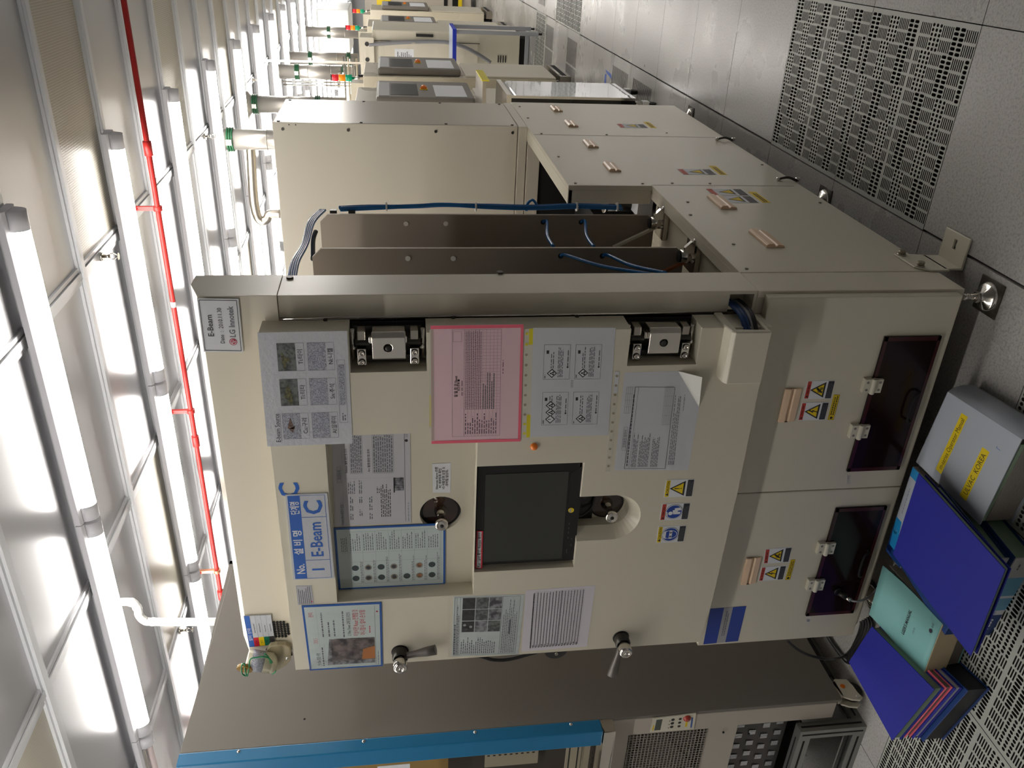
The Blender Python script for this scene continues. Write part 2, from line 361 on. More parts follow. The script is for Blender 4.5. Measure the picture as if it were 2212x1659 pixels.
tlab = {(0, 0): 'white slotted floor tile, the nearer of the two beside the beige machine', (0, 1): 'white slotted floor tile, the farther of the two beside the beige machine',
        (-3, -2): 'white slotted floor tile under the left stack of blue folders', (-2, -2): 'white slotted floor tile under the blue binders in the middle of the pile', (-1, -2): 'white slotted floor tile under the white binder',
        (0, 9): 'nearer tile of the distant pair of white slotted tiles in the aisle', (0, 10): 'farther tile of the distant pair of white slotted tiles in the aisle', (-1, 12): 'small distant white slotted tile beyond the blue-topped table',
        (1, 0): 'grey floor tile with rows of small punched holes beside the far slotted tile', (1, -1): 'grey punched floor tile at the corner beside the thick black joint',
        (-1, 5): 'louvred floor tile nearest the beige machine, by the cart wheels', (-1, 6): 'louvred floor tile beside the patch of blue tape', (-1, 9): 'louvred floor tile at the foot of the distant machines', (0, 12): 'louvred floor tile at the far end of the aisle', (-1, 11): 'louvred floor tile in front of the blue-topped table'}
for (i, j), k in special.items():
    if k not in protos: o = protos[k] = tn[k][1]().build(tn[k][0])
    else: o = protos[k].copy(); C.objects.link(o)
    o.location = (.6 * i, .6 * j, 0); tag(o, tlab[(i, j)], 'floor tile', 'slotted floor tiles' if k == 'p' else 'vented floor tiles')
# ceiling
CZ = 3.0; b = MB(); fb = MB(); gb = MB(); X0 = -.61; Y0 = .05
for ci in range(-8, 5):
    for k in range(-9, 52):
        x0, y0 = X0 + 1.2 * ci, Y0 + .6 * k; (fb if (ci % 2 == 0 and k % 3 == 2) else b).box((x0 + .02, y0 + .02, CZ + .012), (x0 + 1.18, y0 + .58, CZ + .03), filterm if (ci % 2 == 0 and k % 3 == 2) else panelm)
for k in range(-9, 53):
    y = Y0 + .6 * k
    for dy, z0, w in ((0, CZ - .012, .018), (-.024, CZ, .008), (.024, CZ, .008)): gb.box((X0 - 9.6, y + dy - w, z0), (X0 + 6, y + dy + w, CZ + .02), barm)
for ci in range(-8, 6):
    x = X0 + 1.2 * ci
    for dx, z0, w in ((0, CZ - .004, .016), (-.03, CZ + .002, .009), (.03, CZ + .002, .009)): gb.box((x + dx - w, Y0 - 5.4, z0), (x + dx + w, Y0 + 31.2, CZ + .02), barm)
b.box((-10.5, -5.5, CZ + .03), (5.7, 32, CZ + .1), gap)
struct(b.build('ceiling')); o = struct(fb.build('ceiling_filter')); o = struct(gb.build('trim_1'))
wallm = mat('light_grey_wall', (150, 150, 150), .5)
for nm, a, c in (('wall_back', (-5.4, 31.3, 0), (4.8, 31.5, 3.1)), ('wall_front', (-5.4, -4.9, 0), (4.8, -4.8, 3.1)), ('wall_left', (-5.5, -4.8, 0), (-5.4, 31.3, 3.1)), ('wall_right', (4.7, -4.8, 0), (4.8, 31.3, 3.1))):
    struct(MB().box(a, c, wallm).build(nm))
# lamps
def lamp_proto(on):
    t = thing('fluorescent_ceiling_light', None, None)
    b = MB(); b.prism([(-.055, 0), (.055, 0), (.055, -.022), (.04, -.03), (-.04, -.03), (-.055, -.022)], 'x', -.66, .66, fixt); b.build('housing', t)
    h = [(.036 * cos(a), -.03 - .05 * sin(a)) for a in [pi * i / 10 for i in range(11)]]
    if on:
        o = MB().prism(h, 'x', -.585, .585, lampm, True).build('tube_cover', t)
    else:
        b = MB(); b.cyl((-.58, .0, -.055), (.58, 0, -.055), .014, mat('unlit_tube', (220, 205, 205), .3)); b.prism([(.036, -.03), (.036, -.045), (.033, -.045), (.033, -.03)], 'x', -.58, .58, steel2); b.prism([(-.036, -.03), (-.036, -.045), (-.033, -.045), (-.033, -.03)], 'x', -.58, .58, steel2); b.build('bare_tube', t)
    for s in (-1, 1): MB().prism([(u * 1.05, v * 1.02) for u, v in h], 'x', s * .585, s * .655, fixt, True).build('end_cap', t)
    return t
lp = lamp_proto(True); first = True
rowname = ['first', 'second', 'third', 'fourth', 'fifth', 'sixth']
for k in (-2, -1, *range(0, 24)):
    y = .63 + 1.2 * k
    for c in (-2, -1, *range(0, 4 if k < 12 else 3)):
        x = -.79 - 1.325 * c if c >= 0 else (1.86 if c == -1 else 3.19)
        if c < 0 and (k > 14 or k == -2 and c == -2 or k < 6 and c == -1 or k < 1 and c == -2): continue
        if k == 0 and c == 2:
            o = lamp_proto(False); o.location = (x, y, CZ - .012); tag(o, 'unlit ceiling light with a bare tube at the end of the nearest lamp row', 'ceiling light', 'fluorescent ceiling lights'); continue
        o = lp if first else copy_tree(lp); first = False; o.location = (x, y, CZ - .012)
        if c < 0: lb = 'lit tube ceiling light on the far side of the aisle, outside the view'
        elif k < 0: lb = 'unseen lit tube ceiling light above the view, added to light the machine front'  # unseen lamp rows, added to brighten the machine's front
        elif k < 3: lb = 'lit tube ceiling light, %s from the aisle in the %s row of lamps' % (['first', 'second', 'third', 'fourth'][c], ['nearest', 'second nearest', 'third nearest'][k])
        elif k < 6: lb = 'lit tube ceiling light of the %s row, %s from the aisle' % (rowname[k], ['first', 'second', 'third', 'fourth'][c])
        else: lb = 'small distant lit tube ceiling light in the crowded far rows'
        tag(o, lb, 'ceiling light', 'fluorescent ceiling lights')
# red pipe
t = thing('sprinkler_pipe', 'red painted pipe running across under the ceiling between the lamp rows', 'pipe', (0, 2.0, 2.85))
b = MB(); b.cyl((1.5, 2.0, 2.85), (-5.3, 2.0, 2.85), .0135, redp, 14); b.build('pipe_run', t)
for x in (-.243, -1.95, -3.15): MB().cyl((x + .035, 2, 2.85), (x - .035, 2, 2.85), .02, redp, 14).build('coupling', t)
for x, m in ((-.545, redp), (-1.745, redp), (-2.945, mat('copper_clamp', (190, 130, 100), .35, .5))):
    b = MB(); b.cyl((x + .012, 2, 2.85), (x - .012, 2, 2.85), .022, m, 14); b.box((x - .01, 1.99, 2.86), (x + .01, 2.01, 2.96), m); b.tube([(x, 2, 2.95), (x, 1.9, 2.97), (x, 1.85, 2.99)], .008, redp, 8); b.build('hanger', t)
lab(MB().cyl((-1.09, 2, 2.85), (-1.06, 2, 2.85), .0145, white, 14).build('tape_band', t), 'white tape band round the red pipe')
def sprinkler(x, y, lb):
    t = thing('fire_sprinkler', lb, 'sprinkler', (x, y, 2.99), 'small sprinkler heads in the ceiling')
    b = MB(); b.cyl((x, y, 3.0), (x, y, 2.985), .022, steel2, 14); b.cyl((x, y, 2.985), (x, y, 2.955), .008, steel2, 10)
    for s in (-1, 1): b.tube([(x + s * .006, y, 2.965), (x + s * .014, y, 2.945), (x + s * .004, y, 2.925)], .0025, steel2, 6)
    b.build('body', t); MB().cyl((x, y, 2.922), (x, y, 2.919), .016, steel2, 14).build('deflector', t)
sprinkler(-.62, 1.5, 'small chrome sprinkler head in the ceiling beside the corrugated panel'); sprinkler(-3.0, 1.54, 'small chrome sprinkler head in the ceiling beside the bent white pipe')
sprinkler(-.62, 4.0, 'small chrome sprinkler head in the ceiling near the nearest grey duct'); sprinkler(-.62, 6.5, 'tiny distant chrome sprinkler head in the ceiling')
# bent white pipe
Yp = .78; P = lambda x, y: at(x, y, 'y', Yp)
t = thing('drain_pipe', 'white pipe rising from the grey cabinet with an S bend into the ceiling', 'pipe', (-2.2, Yp, 2.4))
a = P(460, 1343); z0 = a.z
b = MB(); b.tube([(a.x, Yp, 2.3), (a.x, Yp, z0), P(335, 1343), P(312, 1340), P(300, 1328), P(298, 1316), P(290, 1304), P(278, 1300), P(262, 1300), P(245, 1301)], .019, whitep, 16, 5); b.build('pipe_run', t)
for pp in ((330, 1343), (296, 1312), (284, 1301)):
    c = P(*pp); MB().sphere(c, .0215, whitep).build('joint', t)
# ducts
def dck(X, Y, zs, lb, branch=None, r=.078, zb=2.08):
    t = thing('exhaust_duct', lb, 'duct', (X, Y, 2.0), 'vertical grey exhaust ducts'); b = MB(); b.cyl((X, Y, zb), (X, Y, 3.0), r, duct, 28)
    for z in (2.35, 2.62): b.cyl((X, Y, z), (X, Y, z + .006), r + .002, duct, 28)
    b.build('duct_pipe', t); MB().lathe((X, Y, 3.0), (0, 0, -1), [(0, r + .05), (.01, r + .05), (.03, r + .01), (.05, r)], duct).build('ceiling_collar', t)
    for z in zs:
        b = MB()
        for k in (-1, 0, 1): b.lathe((X, Y, z + k * .018), (0, 0, 1), [(-.008, r + .002), (-.004, r + .014), (.004, r + .014), (.008, r + .002)], dgrn)
        b.box((X - .02, Y - r - .03, z - .02), (X + .02, Y - r - .008, z + .02), steel2); b.build('green_coupling', t)
    if branch: b = MB(); b.tube(branch, .036, steel, 14, 6); b.build('branch_pipe', t)
    return t
D1 = at(535, 300, 'y', 4.47)
Q = lambda x, y: at(x, y, 'y', 4.47)
dck(-.745, 4.47, [2.9], 'nearest grey exhaust duct with green coupling above the tall beige cabinet', [Q(541, 312), Q(543, 350), Q(547, 420), Q(551, 450), Q(557, 470), Q(567, 478), Q(577, 472), Q(581, 464), Q(588, 462), Q(605, 462)], .078)
dck(-.77, 6.07, [2.93, 2.35], 'second grey exhaust duct behind the nearest one with amber top')
dck(-.80, 8.3, [2.75, 2.2], 'third grey exhaust duct farther along the row'); dck(-.82, 9.6, [2.7, 2.2], 'fourth grey exhaust duct above the distant cabinets')
dck(-.75, 12.0, [2.6], 'farthest grey exhaust duct in the bright end of the room')
# ================================================================ vacuum evaporator
T = thing('vacuum_deposition_machine', 'large beige electron beam evaporator covered with taped papers, centre of the room', 'machine', (-.67, 1, 0))
XS = -.045; YB = -.375; YD = -.47
# lower cabinet body
b = MB(); b.box((-1.325, YB, .085), (-1.30, 2.33, .66), beige); b.box((-1.30, YB, .085), (XS - .02, 2.33, .10), beige)
b.box((-1.30, 2.31, .1), (XS - .02, 2.33, 1.01), beige); b.box((-1.30, YB, .1), (XS - .02, YB + .02, .665), beige)
b.build('cabinet_body', T, .003)
b = MB(); b.prism([(-.10, -.1), (.66, -.1)], 'z', 0, 1, beige) if 0 else None
lab(MB().box((-1.30, -.2, .645), (XS - .012, .66, .665), beige2).build('deck_plate', T, .002), 'beige deck in front of the stainless plates')
# front corner strip, side panel (L shaped) with its seams and step
b = MB(); b.prism([(-.375, .085), (-.240, .085), (-.240, .69), (-.375, .69)], 'x', XS - .02, XS, beige); fs = b.build('front_side_strip', T, .002)
pl = [(-.236, .085), (1.446, .085), (1.50, .085), (2.33, .085), (2.33, 1.012), (.662, 1.012), (.662, .69), (-.236, .69)]
sp = MB().prism(pl, 'x', XS - .018, XS, beige).build('side_panel', T, .002)
b = MB(); b.box((XS - .07, .662, .69), (XS - .018, .68, 1.01), beige); b.box((XS - .07, .662, .994), (XS - .018, 2.33, 1.012), cream); b.box((XS - .016, -.236, .672), (XS - .05, .662, .69), beige)
b.build('return_flange', T, .002)
b = MB()                                    # seams and small hardware of the side panel
b.box((XS, 1.520, .12), (XS + .0006, 1.523, 1.01), mat('seam_shadow', (120, 114, 100), .6)); b.box((XS, .672, .12), (XS + .0006, .674, .69), MATS['seam_shadow'])
b.build('panel_joint_lines', sp)
b = MB()
for y, z in ((2.2, .98), (1.9, .98), (1.54, .97), (1.1, .97), (.69, .98), (.69, .72), (1.54, .66), (.30, .66), (-.21, .66), (.7, .45), (.70, .60), (1.6, .35), (.0, .62), (.45, .62), (.45, .12), (1.0, .115)): b.cyl((XS - .001, y, z), (XS + .003, y, z), .0052, mat('grey_screw', (118, 114, 104), .4, .5), 12)
b.build('panel_screws', sp)
b = MB()
for y, z in ((-.256, 1.93), (-.23, 1.375)): b.cyl((XS - .001, y, z), (XS + .005, y, z), .009, darkmetal, 12)
frs = b
def sidehandle(y, z, w, h, tilt=0):
    b = MB(); b.prism([(z - h / 2, XS), (z - h / 2, XS + .006), (z - h * .1, XS + .022), (z + h * .2, XS + .024), (z + h / 2, XS + .008), (z + h / 2, XS)], 'y', y - w / 2, y + w / 2, handle_m)
    b.v = [(v[2], v[1], v[0]) if 0 else v for v in b.v]; bb = MB()
    bb.add([(v[2], v[1], v[0]) for v in [(p[0], p[1], p[2]) for p in b.v]], b.f, handle_m) if 0 else None
    return b
def peach_x(y, z, w, h):           # recessed pull on the +x face
    b = MB(); prof = [(XS, z - h / 2), (XS + .007, z - h / 2 + .003), (XS + .010, z - h * .12), (XS + .005, z - h * .04), (XS + .005, z + h * .02), (XS + .013, z + h * .08), (XS + .013, z + h * .38), (XS + .008, z + h / 2), (XS, z + h / 2)]
    return b.prism(prof, 'y', y - w / 2, y + w / 2, handle_m)
for (x, y) in ((1202, 237), (1234, 269), (1276, 313), (1322, 363)):
    p = at(x, y, 'x', XS); peach_x(p.y, p.z, .12, .05).build('recessed_pull', sp, .003)
for (x, y) in ((1559, 439), (1655, 518)):
    p = at(x, y, 'x', XS); peach_x(p.y, p.z, .15, .06).build('recessed_pull', sp, .003)
for (x, y) in ((1566, 304), (1701, 391)):
    p = at(x, y, 'x', XS); b = MB(); b.tube([(XS + .004, p.y - .012, p.z - .035), (XS + .014, p.y, p.z), (XS + .004, p.y + .012, p.z + .035)], .005, darkmetal, 8); b.cyl((XS, p.y, p.z - .04), (XS + .014, p.y, p.z - .04), .009, steel2, 10); b.cyl((XS, p.y, p.z + .04), (XS + .014, p.y, p.z + .04), .007, steel2, 10); b.build('latch', sp)
def warnx(px, py, pair=True):
    p = at(px, py, 'x', XS); w = .1 if not pair else .1
    cs = lambda y0, y1, z0, z1: [(XS, y0, z1), (XS, y1, z1), (XS, y1, z0), (XS, y0, z0)]
    for k in range(2 if pair else 1):
        y = p.y - .055 + k * .095; s = Sheet(cs(y, y + .085, p.z - .07, p.z + .07), white); s.rect(.02, .01, .98, .17, redl); s.tri(.5, .5, .8, blk, yel); s.rect(.02, .76, .98, .99, blk); s.build('warning_label', sp)
    s = Sheet(cs(p.y - .05, p.y + .09, p.z - .115, p.z - .085), yel); s.greek(.05, .2, .95, .8, 2, ink); s.build('caution_strip', sp)
warnx(1364, 271, False); warnx(1503, 370, False); warnx(1588, 429)
# portal frame: header + uprights
YF = -.372
b = MB(); b.box((-.112, YF, .69), (XS, -.235, 1.95), beige); fr = b.build('frame_upright', T, .001)
hb = MB().box((-.118, YF - .01, .70), (-.055, YF + .06, .768), beige); cut(fr, hb)
MB().box((-.11, YF + .062, .69), (-.05, YF + .075, .78), gap).build('cable_opening', fr)
MB().box((-1.32, YF, .66), (-1.20, -.235, 1.95), beige).build('frame_upright', T, .003)
b = MB(); b.prism([(-.376, 1.9505), (-.235, 1.9505), (-.235, 2.17), (-.30, 2.17), (-.376, 2.14)], 'x', -1.25, XS + .002, beige); hd = b.build('frame_header', T, .001)
b = MB(); b.box((-1.2, YF + .02, .69), (-.112, YF + .03, 1.95), gap); b.build('door_seal', T)
lab(MB().cyl((-.109, YF + .004, .75), (-.109, YF + .004, 1.95), .006, steel2, 8).build('seal_strip', T), 'bright steel strip beside the door')
frs.build('frame_screws', fr)
MB().box((-.112, YF, .66), (XS - .001, YF + .05, .69), beige).build('frame_foot', fr)
# speaker holes
b = MB()
for r in range(5):
    for c in range(7):
        if r == 4 and c in (0, 6): continue
        p = at(591.5 + r * 7.1 + c * .75, 1345 + c * 5.05 - (r * .2), 'y', -.379); b.cyl((p.x, p.y - .0008, p.z), (p.x, p.y + .002, p.z), .0042, gap, 10)
b.build('speaker_hole', hd)
# ---- chamber door
b = MB(); bz = [(p.x, p.z) for p in (at(x, y, 'y', YD) for x, y in ((1509, 1389), (1534, 1316), (1549, 1254), (1577, 1130), (1593, 1066), (1631, 880)))]; b.prism([(-1.24, bz[0][1])] + bz[1:] + [(-.107, bz[-1][1]), (-.107, 1.99), (-1.24, 1.99)], 'y', YD, -.385, cream)
door = b.build('chamber_door', T)
cut(door, MB().box((-.975, YD - .02, 1.45), (-.40, -.414, 1.85), cream))
cut(door, MB().box((-.89, YD - .02, 1.149), (-.514, -.40, 1.449), cream))
cut(door, MB().cyl((-.711, -.43, 1.545), (-.711, -.395, 1.545), .060, cream, 32))
def stad(cx, zb, hw, zt, n=16): return [(cx + hw * cos(pi + pi * i / n), zb + hw + hw * sin(pi + pi * i / n)) for i in range(n + 1)] + [(cx + hw, zt), (cx - hw, zt)]
# flared bowl: stacked outlines
A = stad(-.712, .963, .082, 1.20); B_ = stad(-.712, .990, .054, 1.20)
n = len(A); mb = MB(); vs = [(x, YD - .002, z) for x, z in A] + [(x, -.432, z) for x, z in B_] + [(x, -.395, z) for x, z in B_]
vs = [(x, YD - .02, z) for x, z in stad(-.712, .955, .09, 1.20)] + vs
mb.add(vs, [(k * n + i, k * n + (i + 1) % n, (k + 1) * n + (i + 1) % n, (k + 1) * n + i) for k in range(3) for i in range(n)] + [tuple(range(n))[::-1], tuple(range(3 * n, 4 * n))], cream); cut(door, mb)
cut(door, MB().box((-.215, YD - .02, 1.584), (-.09, -.386 + .02, 1.775), cream)); cut(door, MB().box((-.213, YD - .02, .872), (-.09, -.366, 1.061), cream))
bv = door.modifiers.new('bevel', 'BEVEL'); bv.width = .002; bv.segments = 2; bv.limit_method = 'ANGLE'; bv.angle_limit = radians(50)
b = MB()
for x, y in ((703, 692), (979, 687), (1246, 684), (1505, 672)):
    p = at(x, y, 'x', -.107); b.cyl((-.108, p.y, p.z), (-.104, p.y, p.z), .006, darkmetal, 12)
b.build('door_screws', door)
# window covers with turn knobs
for k, (cz, cx, rr) in enumerate(((1.545, -.711, .0595), (1.05, -.712, .0535))):
    b = MB(); b.cyl((cx, -.398, cz), (cx, -.391, cz), rr, black, 36); b.cyl((cx, -.4005, cz), (cx, -.398, cz), rr * .86, brownglass, 36); d = b.build('viewport_disc', door)
    b = MB(); b.lathe((cx, -.40, cz), (0, -1, 0), [(0, .012), (.004, .018), (.008, .012), (.012, .016), (.016, .011), (.05, .009), (.055, .018), (.062, .0185), (.07, .018), (.072, .015), (.072, .001)], steel2, 28)
    b.lathe((cx, -.4725, cz), (0, -1, 0), [(0, .006), (.001, .0055), (.001, .001)], ink, 14); b.build('viewport_knob', d)
MB().box((-.766, -.399, 1.09), (-.658, -.392, 1.20), black).build('slot_backing', door)
b = MB(); b.tube([(-.70, -.43, 1.16), (-.735, -.425, 1.135), (-.72, -.41, 1.10), (-.68, -.405, 1.09)], .0035, hosek, 8); b.cyl((-.675, -.41, 1.12), (-.675, -.4, 1.12), .009, darkmetal, 12); b.build('cable', door)
# monitor
mo = MB().box((-.877, -.455, 1.156), (-.515, -.405, 1.447), black).build('monitor', door, .003)
lab(mo, 'black flat monitor set into the door')
b = MB(); b.box((-.861, -.4554, 1.2), (-.541, -.4545, 1.425), black)
cs = q('y', -.4556, (1049, 1025), (1229, 1018), (1213, 1206), (1044, 1214)); s = Sheet(cs, screen, .0006); s.build('monitor', door).name = 'screen'
s = Sheet(q('y', -.4552, (1232, 1022), (1262, 1004), (1240, 1209), (1214, 1209)), black, .0003); s.rect(.08, .28, .13, .31, inkg)
for u in (.25, .31, .36, .41): s.rect(u, .28, u + .02, .32, inkg)
s.text('LGE', .17, .60, .1, inkg, wmax=.08); s.text('CE', .24, .6, .1, inkg, wmax=.04); s.build('control_strip', door)
p = at(1233.6, 1101.8, 'y', -.456); b = MB(); b.cyl(p, p + V((0, -.0015, 0)), .0085, yel, 24); b.box((p.x - .006, p.y - .0018, p.z + .0), (p.x + .006, p.y - .0014, p.z + .005), grl); b.build('round_sticker', door)
s = Sheet(q('y', -.4562, (1029.8, 1146.4), (1043.4, 1147), (1041.6, 1227.8), (1026.2, 1227)), inkr); s.rect(.02, .22, .98, .78, white); s.text('Run card 확인, Recipe 확인!', .5, .5, .42, ink, .01, wmax=.92, lift=.0009); s.build('monitor_label', door)
# orange button
p = at(1153.5, 964, 'y', YD); b = MB(); b.lathe(p, (0, -1, 0), [(0, .0105), (.004, .0105), (.008, .0085), (.0105, .005), (.0115, .0005)], ora, 24); b.build('push_button', door)
# hinges
def hinge(zc, hh):
    z0, z1 = zc - hh, zc + hh; H = MB(); X1 = -.112
    H.box((-.211, -.392, z0 + .002), (X1, -.386, z1 - .002), gap); H.box((-.206, -.401, z0 + .008), (-.118, -.392, z1 - .006), darkmetal); o = H.build('hinge', door)
    b = MB(); b.prism([(X1 - .005, -.40), (X1, -.452), (X1 - .012, -.462), (-.182, -.462), (-.186, -.458), (-.186, -.40)], 'z', zc - .044, zc + .040, steel2)   # centre block
    c = b.build('hinge_block', door, .002); cut(c, MB().cyl((-.152, -.48, zc), (-.152, -.44, zc), .011, steel2, 20)); lab(c, 'bright steel block in the middle of the hinge')
    b = MB(); b.lathe((-.154, -.44, zc), (0, -1, 0), [(0, .0085), (.02, .0085), (.022, .006), (.022, .0005)], darkmetal, 16); b.build('hinge_bolt', door)
    for s in (-1, 1):
        zz = zc + s * .066; b = MB(); b.box((-.205, -.45, zz - .011), (-.160, -.40, zz + .011), steel2); b.box((-.158, -.435, zz - .010), (-.118, -.40, zz + .010), steel); b.cyl((-.150, -.432, zc + s * .046), (-.150, -.432, zc + s * .082), .009, darkmetal, 14)
        b.box((-.150, -.44, zc + s * .044 - .004), (-.132, -.415, zc + s * .044 + .004), steel2); b.build('hinge_arm', door, .0015)
        for x in (-.170, -.195):
            b = MB(); b.cyl((x, -.4503, zz), (x, -.4512, zz), .0088, gap, 18); b.lathe((x, -.451, zz), (0, -1, 0), [(0, .0075), (.004, .0075), (.005, .0062), (.005, .004), (.002, .0038), (.002, .0004)], steel2, 16); b.build('cap_screw', door)
        b = MB(); b.cyl((-.2, -.42, zc + s * .088), (-.118, -.42, zc + s * .088), .0055, chrome, 12); b.sphere((-.165, -.43, zc + s * .086), .007, chrome, 12); b.build('hinge_pin', door)
    MB().box((-.206, -.425, zc - .055), (-.19, -.40, zc + .055), darkmetal).build('rack_strip', door)
hinge(1.680, .0945); hinge(.9665, .0935)
# cable box under the lower hinge
b = MB(); b.prism([(-.515, .700), (-.385, .700), (-.385, .812), (-.47, .812), (-.505, .806), (-.515, .798)], 'x', -.252, -.100, cream); cb = b.build('cable_box', door, .003)
cut(cb, MB().prism([(-.500, .712), (-.40, .712), (-.37, .712), (-.37, .79), (-.495, .79)], 'x', -.15, -.08, cream)); MB().box((-.151, -.5, .71), (-.149, -.385, .80), gap).build('cable_box_back', door)
t2 = T
for m, r, dz in ((mat('blue_jacket', (10, 52, 100), .5), .0065, .018), (MATS['blue_jacket'], .0065, .008), (hoseg, .0045, -.006), (hosek, .006, -.018), (hosek, .005, -.012)):
    MB().tube([(-.09, -.33, .742 + dz), (-.085, -.38, .742 + dz), (-.088, -.44, .742 + dz * .9), (-.12, -.475, .738 + dz * .8), (-.145, -.48, .736 + dz * .8)], r, m, 10).build('jacketed_cable', t2)
# lever handles
def lever(cx, cz, tip, lb):
    h = MB(); h.cyl((cx, YD + .002, cz), (cx, YD - .003, cz), .0265, black, 28); h.lathe((cx, YD, cz), (0, -1, 0), [(0, .024), (.03, .024), (.034, .02)], darkmetal, 28); o = lab(h.build('lever_handle', door), lb)
    b = MB(); b.lathe((cx, YD - .03, cz), (0, -1, 0), [(0, .018), (.012, .0185), (.016, .021), (.036, .0215), (.042, .018), (.044, .012), (.044, .0095), (.04, .009), (.04, .001)], steel2, 28); b.lathe((cx, YD - .07, cz), (0, -1, 0), [(0, .006), (.003, .005), (.003, .001)], chrome, 16); b.build('handle_hub', door)
    tx, ty, tz = tip; d = V((tx - cx, 0, tz - cz)); L = d.length; d.normalize(); s = V((cx, YD - .022, cz)); e = V((tx, ty, tz))
    pr = [(0, .009), (.02, .010), (L * .45, .0105), (L * .75, .0145), (L, .0155), (L, .013), (L - .002, .001)]
    b = MB(); b.lathe(s, (e - s), pr, mat('brushed_dark_grip', (108, 104, 100), .42, .6), 20); b.build('handle_grip', door)
lever(-1.191, 1.672, (-1.163, YD - .03, 1.563), 'lever handle at the upper left of the door, pointing down')
lever(-1.194, .971, (-1.300, YD - .075, 1.012), 'lever handle at the lower left of the door, pointing sideways')
# ---- lower doors
def lowdoor(x0, x1):
    o = MB().box((x0, -.405, .108), (x1, -.376, .672), cream).build('cabinet_door', T, .003); return o
d1 = lowdoor(-.6935, -.052); d2 = lowdoor(-1.328, -.6965)
s = Sheet([(-.60, -.406, .6), (-.2, -.406, .6), (-.2, -.406, .5), (-.6, -.406, .5)], white)
for d, x0, x1, hx, hs in ((d1, -.625, -.171, -.385, (-.323, -.477)), (d2, -1.216, -.764, -1.003, (-.918, -1.072))):
    b = MB(); b.box((x0, -.4125, .139), (x1, -.405, .311), smoke); w = b.build('acrylic_window', d, .002)
    b = MB()
    for a in ((x0, .139, x1, .150), (x0, .300, x1, .311), (x0, .139, x0 + .014, .311), (x1 - .014, .139, x1, .311)): b.box((a[0] + .0006, -.4131, a[1] + .0006), (a[2] - .0006, -.4126, a[3] - .0006), smokeedge)
    b.build('window_edge', w)
    b = MB(); xc = (x0 + x1) / 2; b.tube([(xc - .05, -.413, .158), (xc - .05, -.425, .163), (xc - .035, -.43, .178), (xc + .035, -.43, .178), (xc + .05, -.425, .163), (xc + .05, -.413, .158)], .0035, gap, 8, 4); b.build('window_pull', w)
    for hxx in hs:
        b = MB(); b.box((hxx - .022, -.4205, .315), (hxx + .022, -.405, .339), hingeplastic); b.box((hxx - .022, -.4215, .283), (hxx + .022, -.4125, .305), hingeplastic); b.cyl((hxx - .024, -.421, .311), (hxx + .024, -.421, .311), .0075, hingeplastic, 14)
        for dx in (-.012, .012):
            b.cyl((hxx + dx, -.4215, .329), (hxx + dx, -.42, .329), .0042, mat('screw_cap', (120, 118, 112), .4), 10); b.cyl((hxx + dx, -.4225, .292), (hxx + dx, -.421, .292), .0042, MATS['screw_cap'], 10)
        b.build('window_hinge', d, .0015)
    b = MB(); z = .544; b.prism([(-.405, z - .026), (-.409, z - .026), (-.412, z - .005), (-.406, z), (-.406, z + .004), (-.415, z + .008), (-.413, z + .026), (-.405, z + .026)], 'x', hx - .055, hx + .055, handle_m); b.build('recessed_pull', d, .002)
def hazard(cs, par, kind, head, name='warning_label'):
    s = Sheet(cs, white); hc = yel if head == 'CAUTION' else redl; s.rect(.03, .02, .97, .16, hc)
    if head == 'CAUTION': s.tri(.16, .092, .16, ink, ink); s.text('CAUTION', .6, .09, .09, ink, .01, wmax=.66)
    else: s.tri(.14, .092, .14, ink, ink); s.greek(.3, .06, .85, .12, 1, mat('dark_red', (120, 30, 24)), .9, .1, .2)
    if kind in ('bolt', 'gear', 'excl'):
        s.tri(.5, .47, .86, blk, yel)
        if kind == 'excl': s.poly([(.47, .33), (.53, .33), (.515, .52), (.485, .52)], ink, .001); s.disc(.5, .565, .03, ink, .001, 14)
        if kind == 'bolt': s.poly([(.54, .32), (.42, .49), (.5, .48), (.46, .62), (.43, .59), (.46, .67), (.53, .6), (.49, .61), (.6, .44), (.52, .45), (.6, .33)], ink, .001)
        if kind == 'gear':
            for gu, gv, gr in ((.44, .50, .09), (.58, .56, .08)):
                s.disc(gu, gv, gr, ink, .001, 16); s.disc(gu, gv, gr * .72, yel, .0012, 16)
                for a in range(6): s.line(gu, gv, gu + gr * .9 * cos(a), gv + gr * .9 * sin(a) * s.W / s.H, .0012, ink, .0014)
            s.line(.36, .6, .60, .38, .005, ink, .0016); s.disc(.55, .44, .035, ink, .0016)
    else:
        s.disc(.5, .46, .44, inkg, .0005, 32); s.disc(.5, .46, .42, white, .0007, 32); s.disc(.5, .46, .385, mat('mandatory_blue', (20, 62, 150), .45), .0009, 32)
        if kind == 'face':
            s.disc(.5, .45, .25, white, .0011, 24, .26); s.disc(.5, .45, .225, MATS['mandatory_blue'], .0013, 24, .235); s.poly([(.24, .33), (.32, .22), (.5, .18), (.68, .22), (.76, .33), (.66, .30), (.34, .30)], white, .0016); s.rect(.25, .42, .75, .52, white, .0016); s.disc(.38, .47, .06, inkg, .0018, 14); s.disc(.62, .47, .06, inkg, .0018, 14)
        else:
            s.disc(.42, .34, .11, white, .0011, 20); s.poly([(.36, .44), (.6, .40), (.66, .56), (.5, .6), (.5, .7), (.36, .68)], white, .0013); s.poly([(.56, .5), (.72, .46), (.76, .66), (.6, .72)], white, .0015); s.line(.3, .24, .52, .2, .003, white, .0015)
    s.rect(.03, .77, .97, .985, blk); s.greek(.08, .79, .92, .96, 4, inkg, .45, .15, .07); return s.build(name, par)
P0 = (1439.4, 1036.4), (1500.5, 1034.7), (1494.6, 1072.3), (1433.5, 1074)
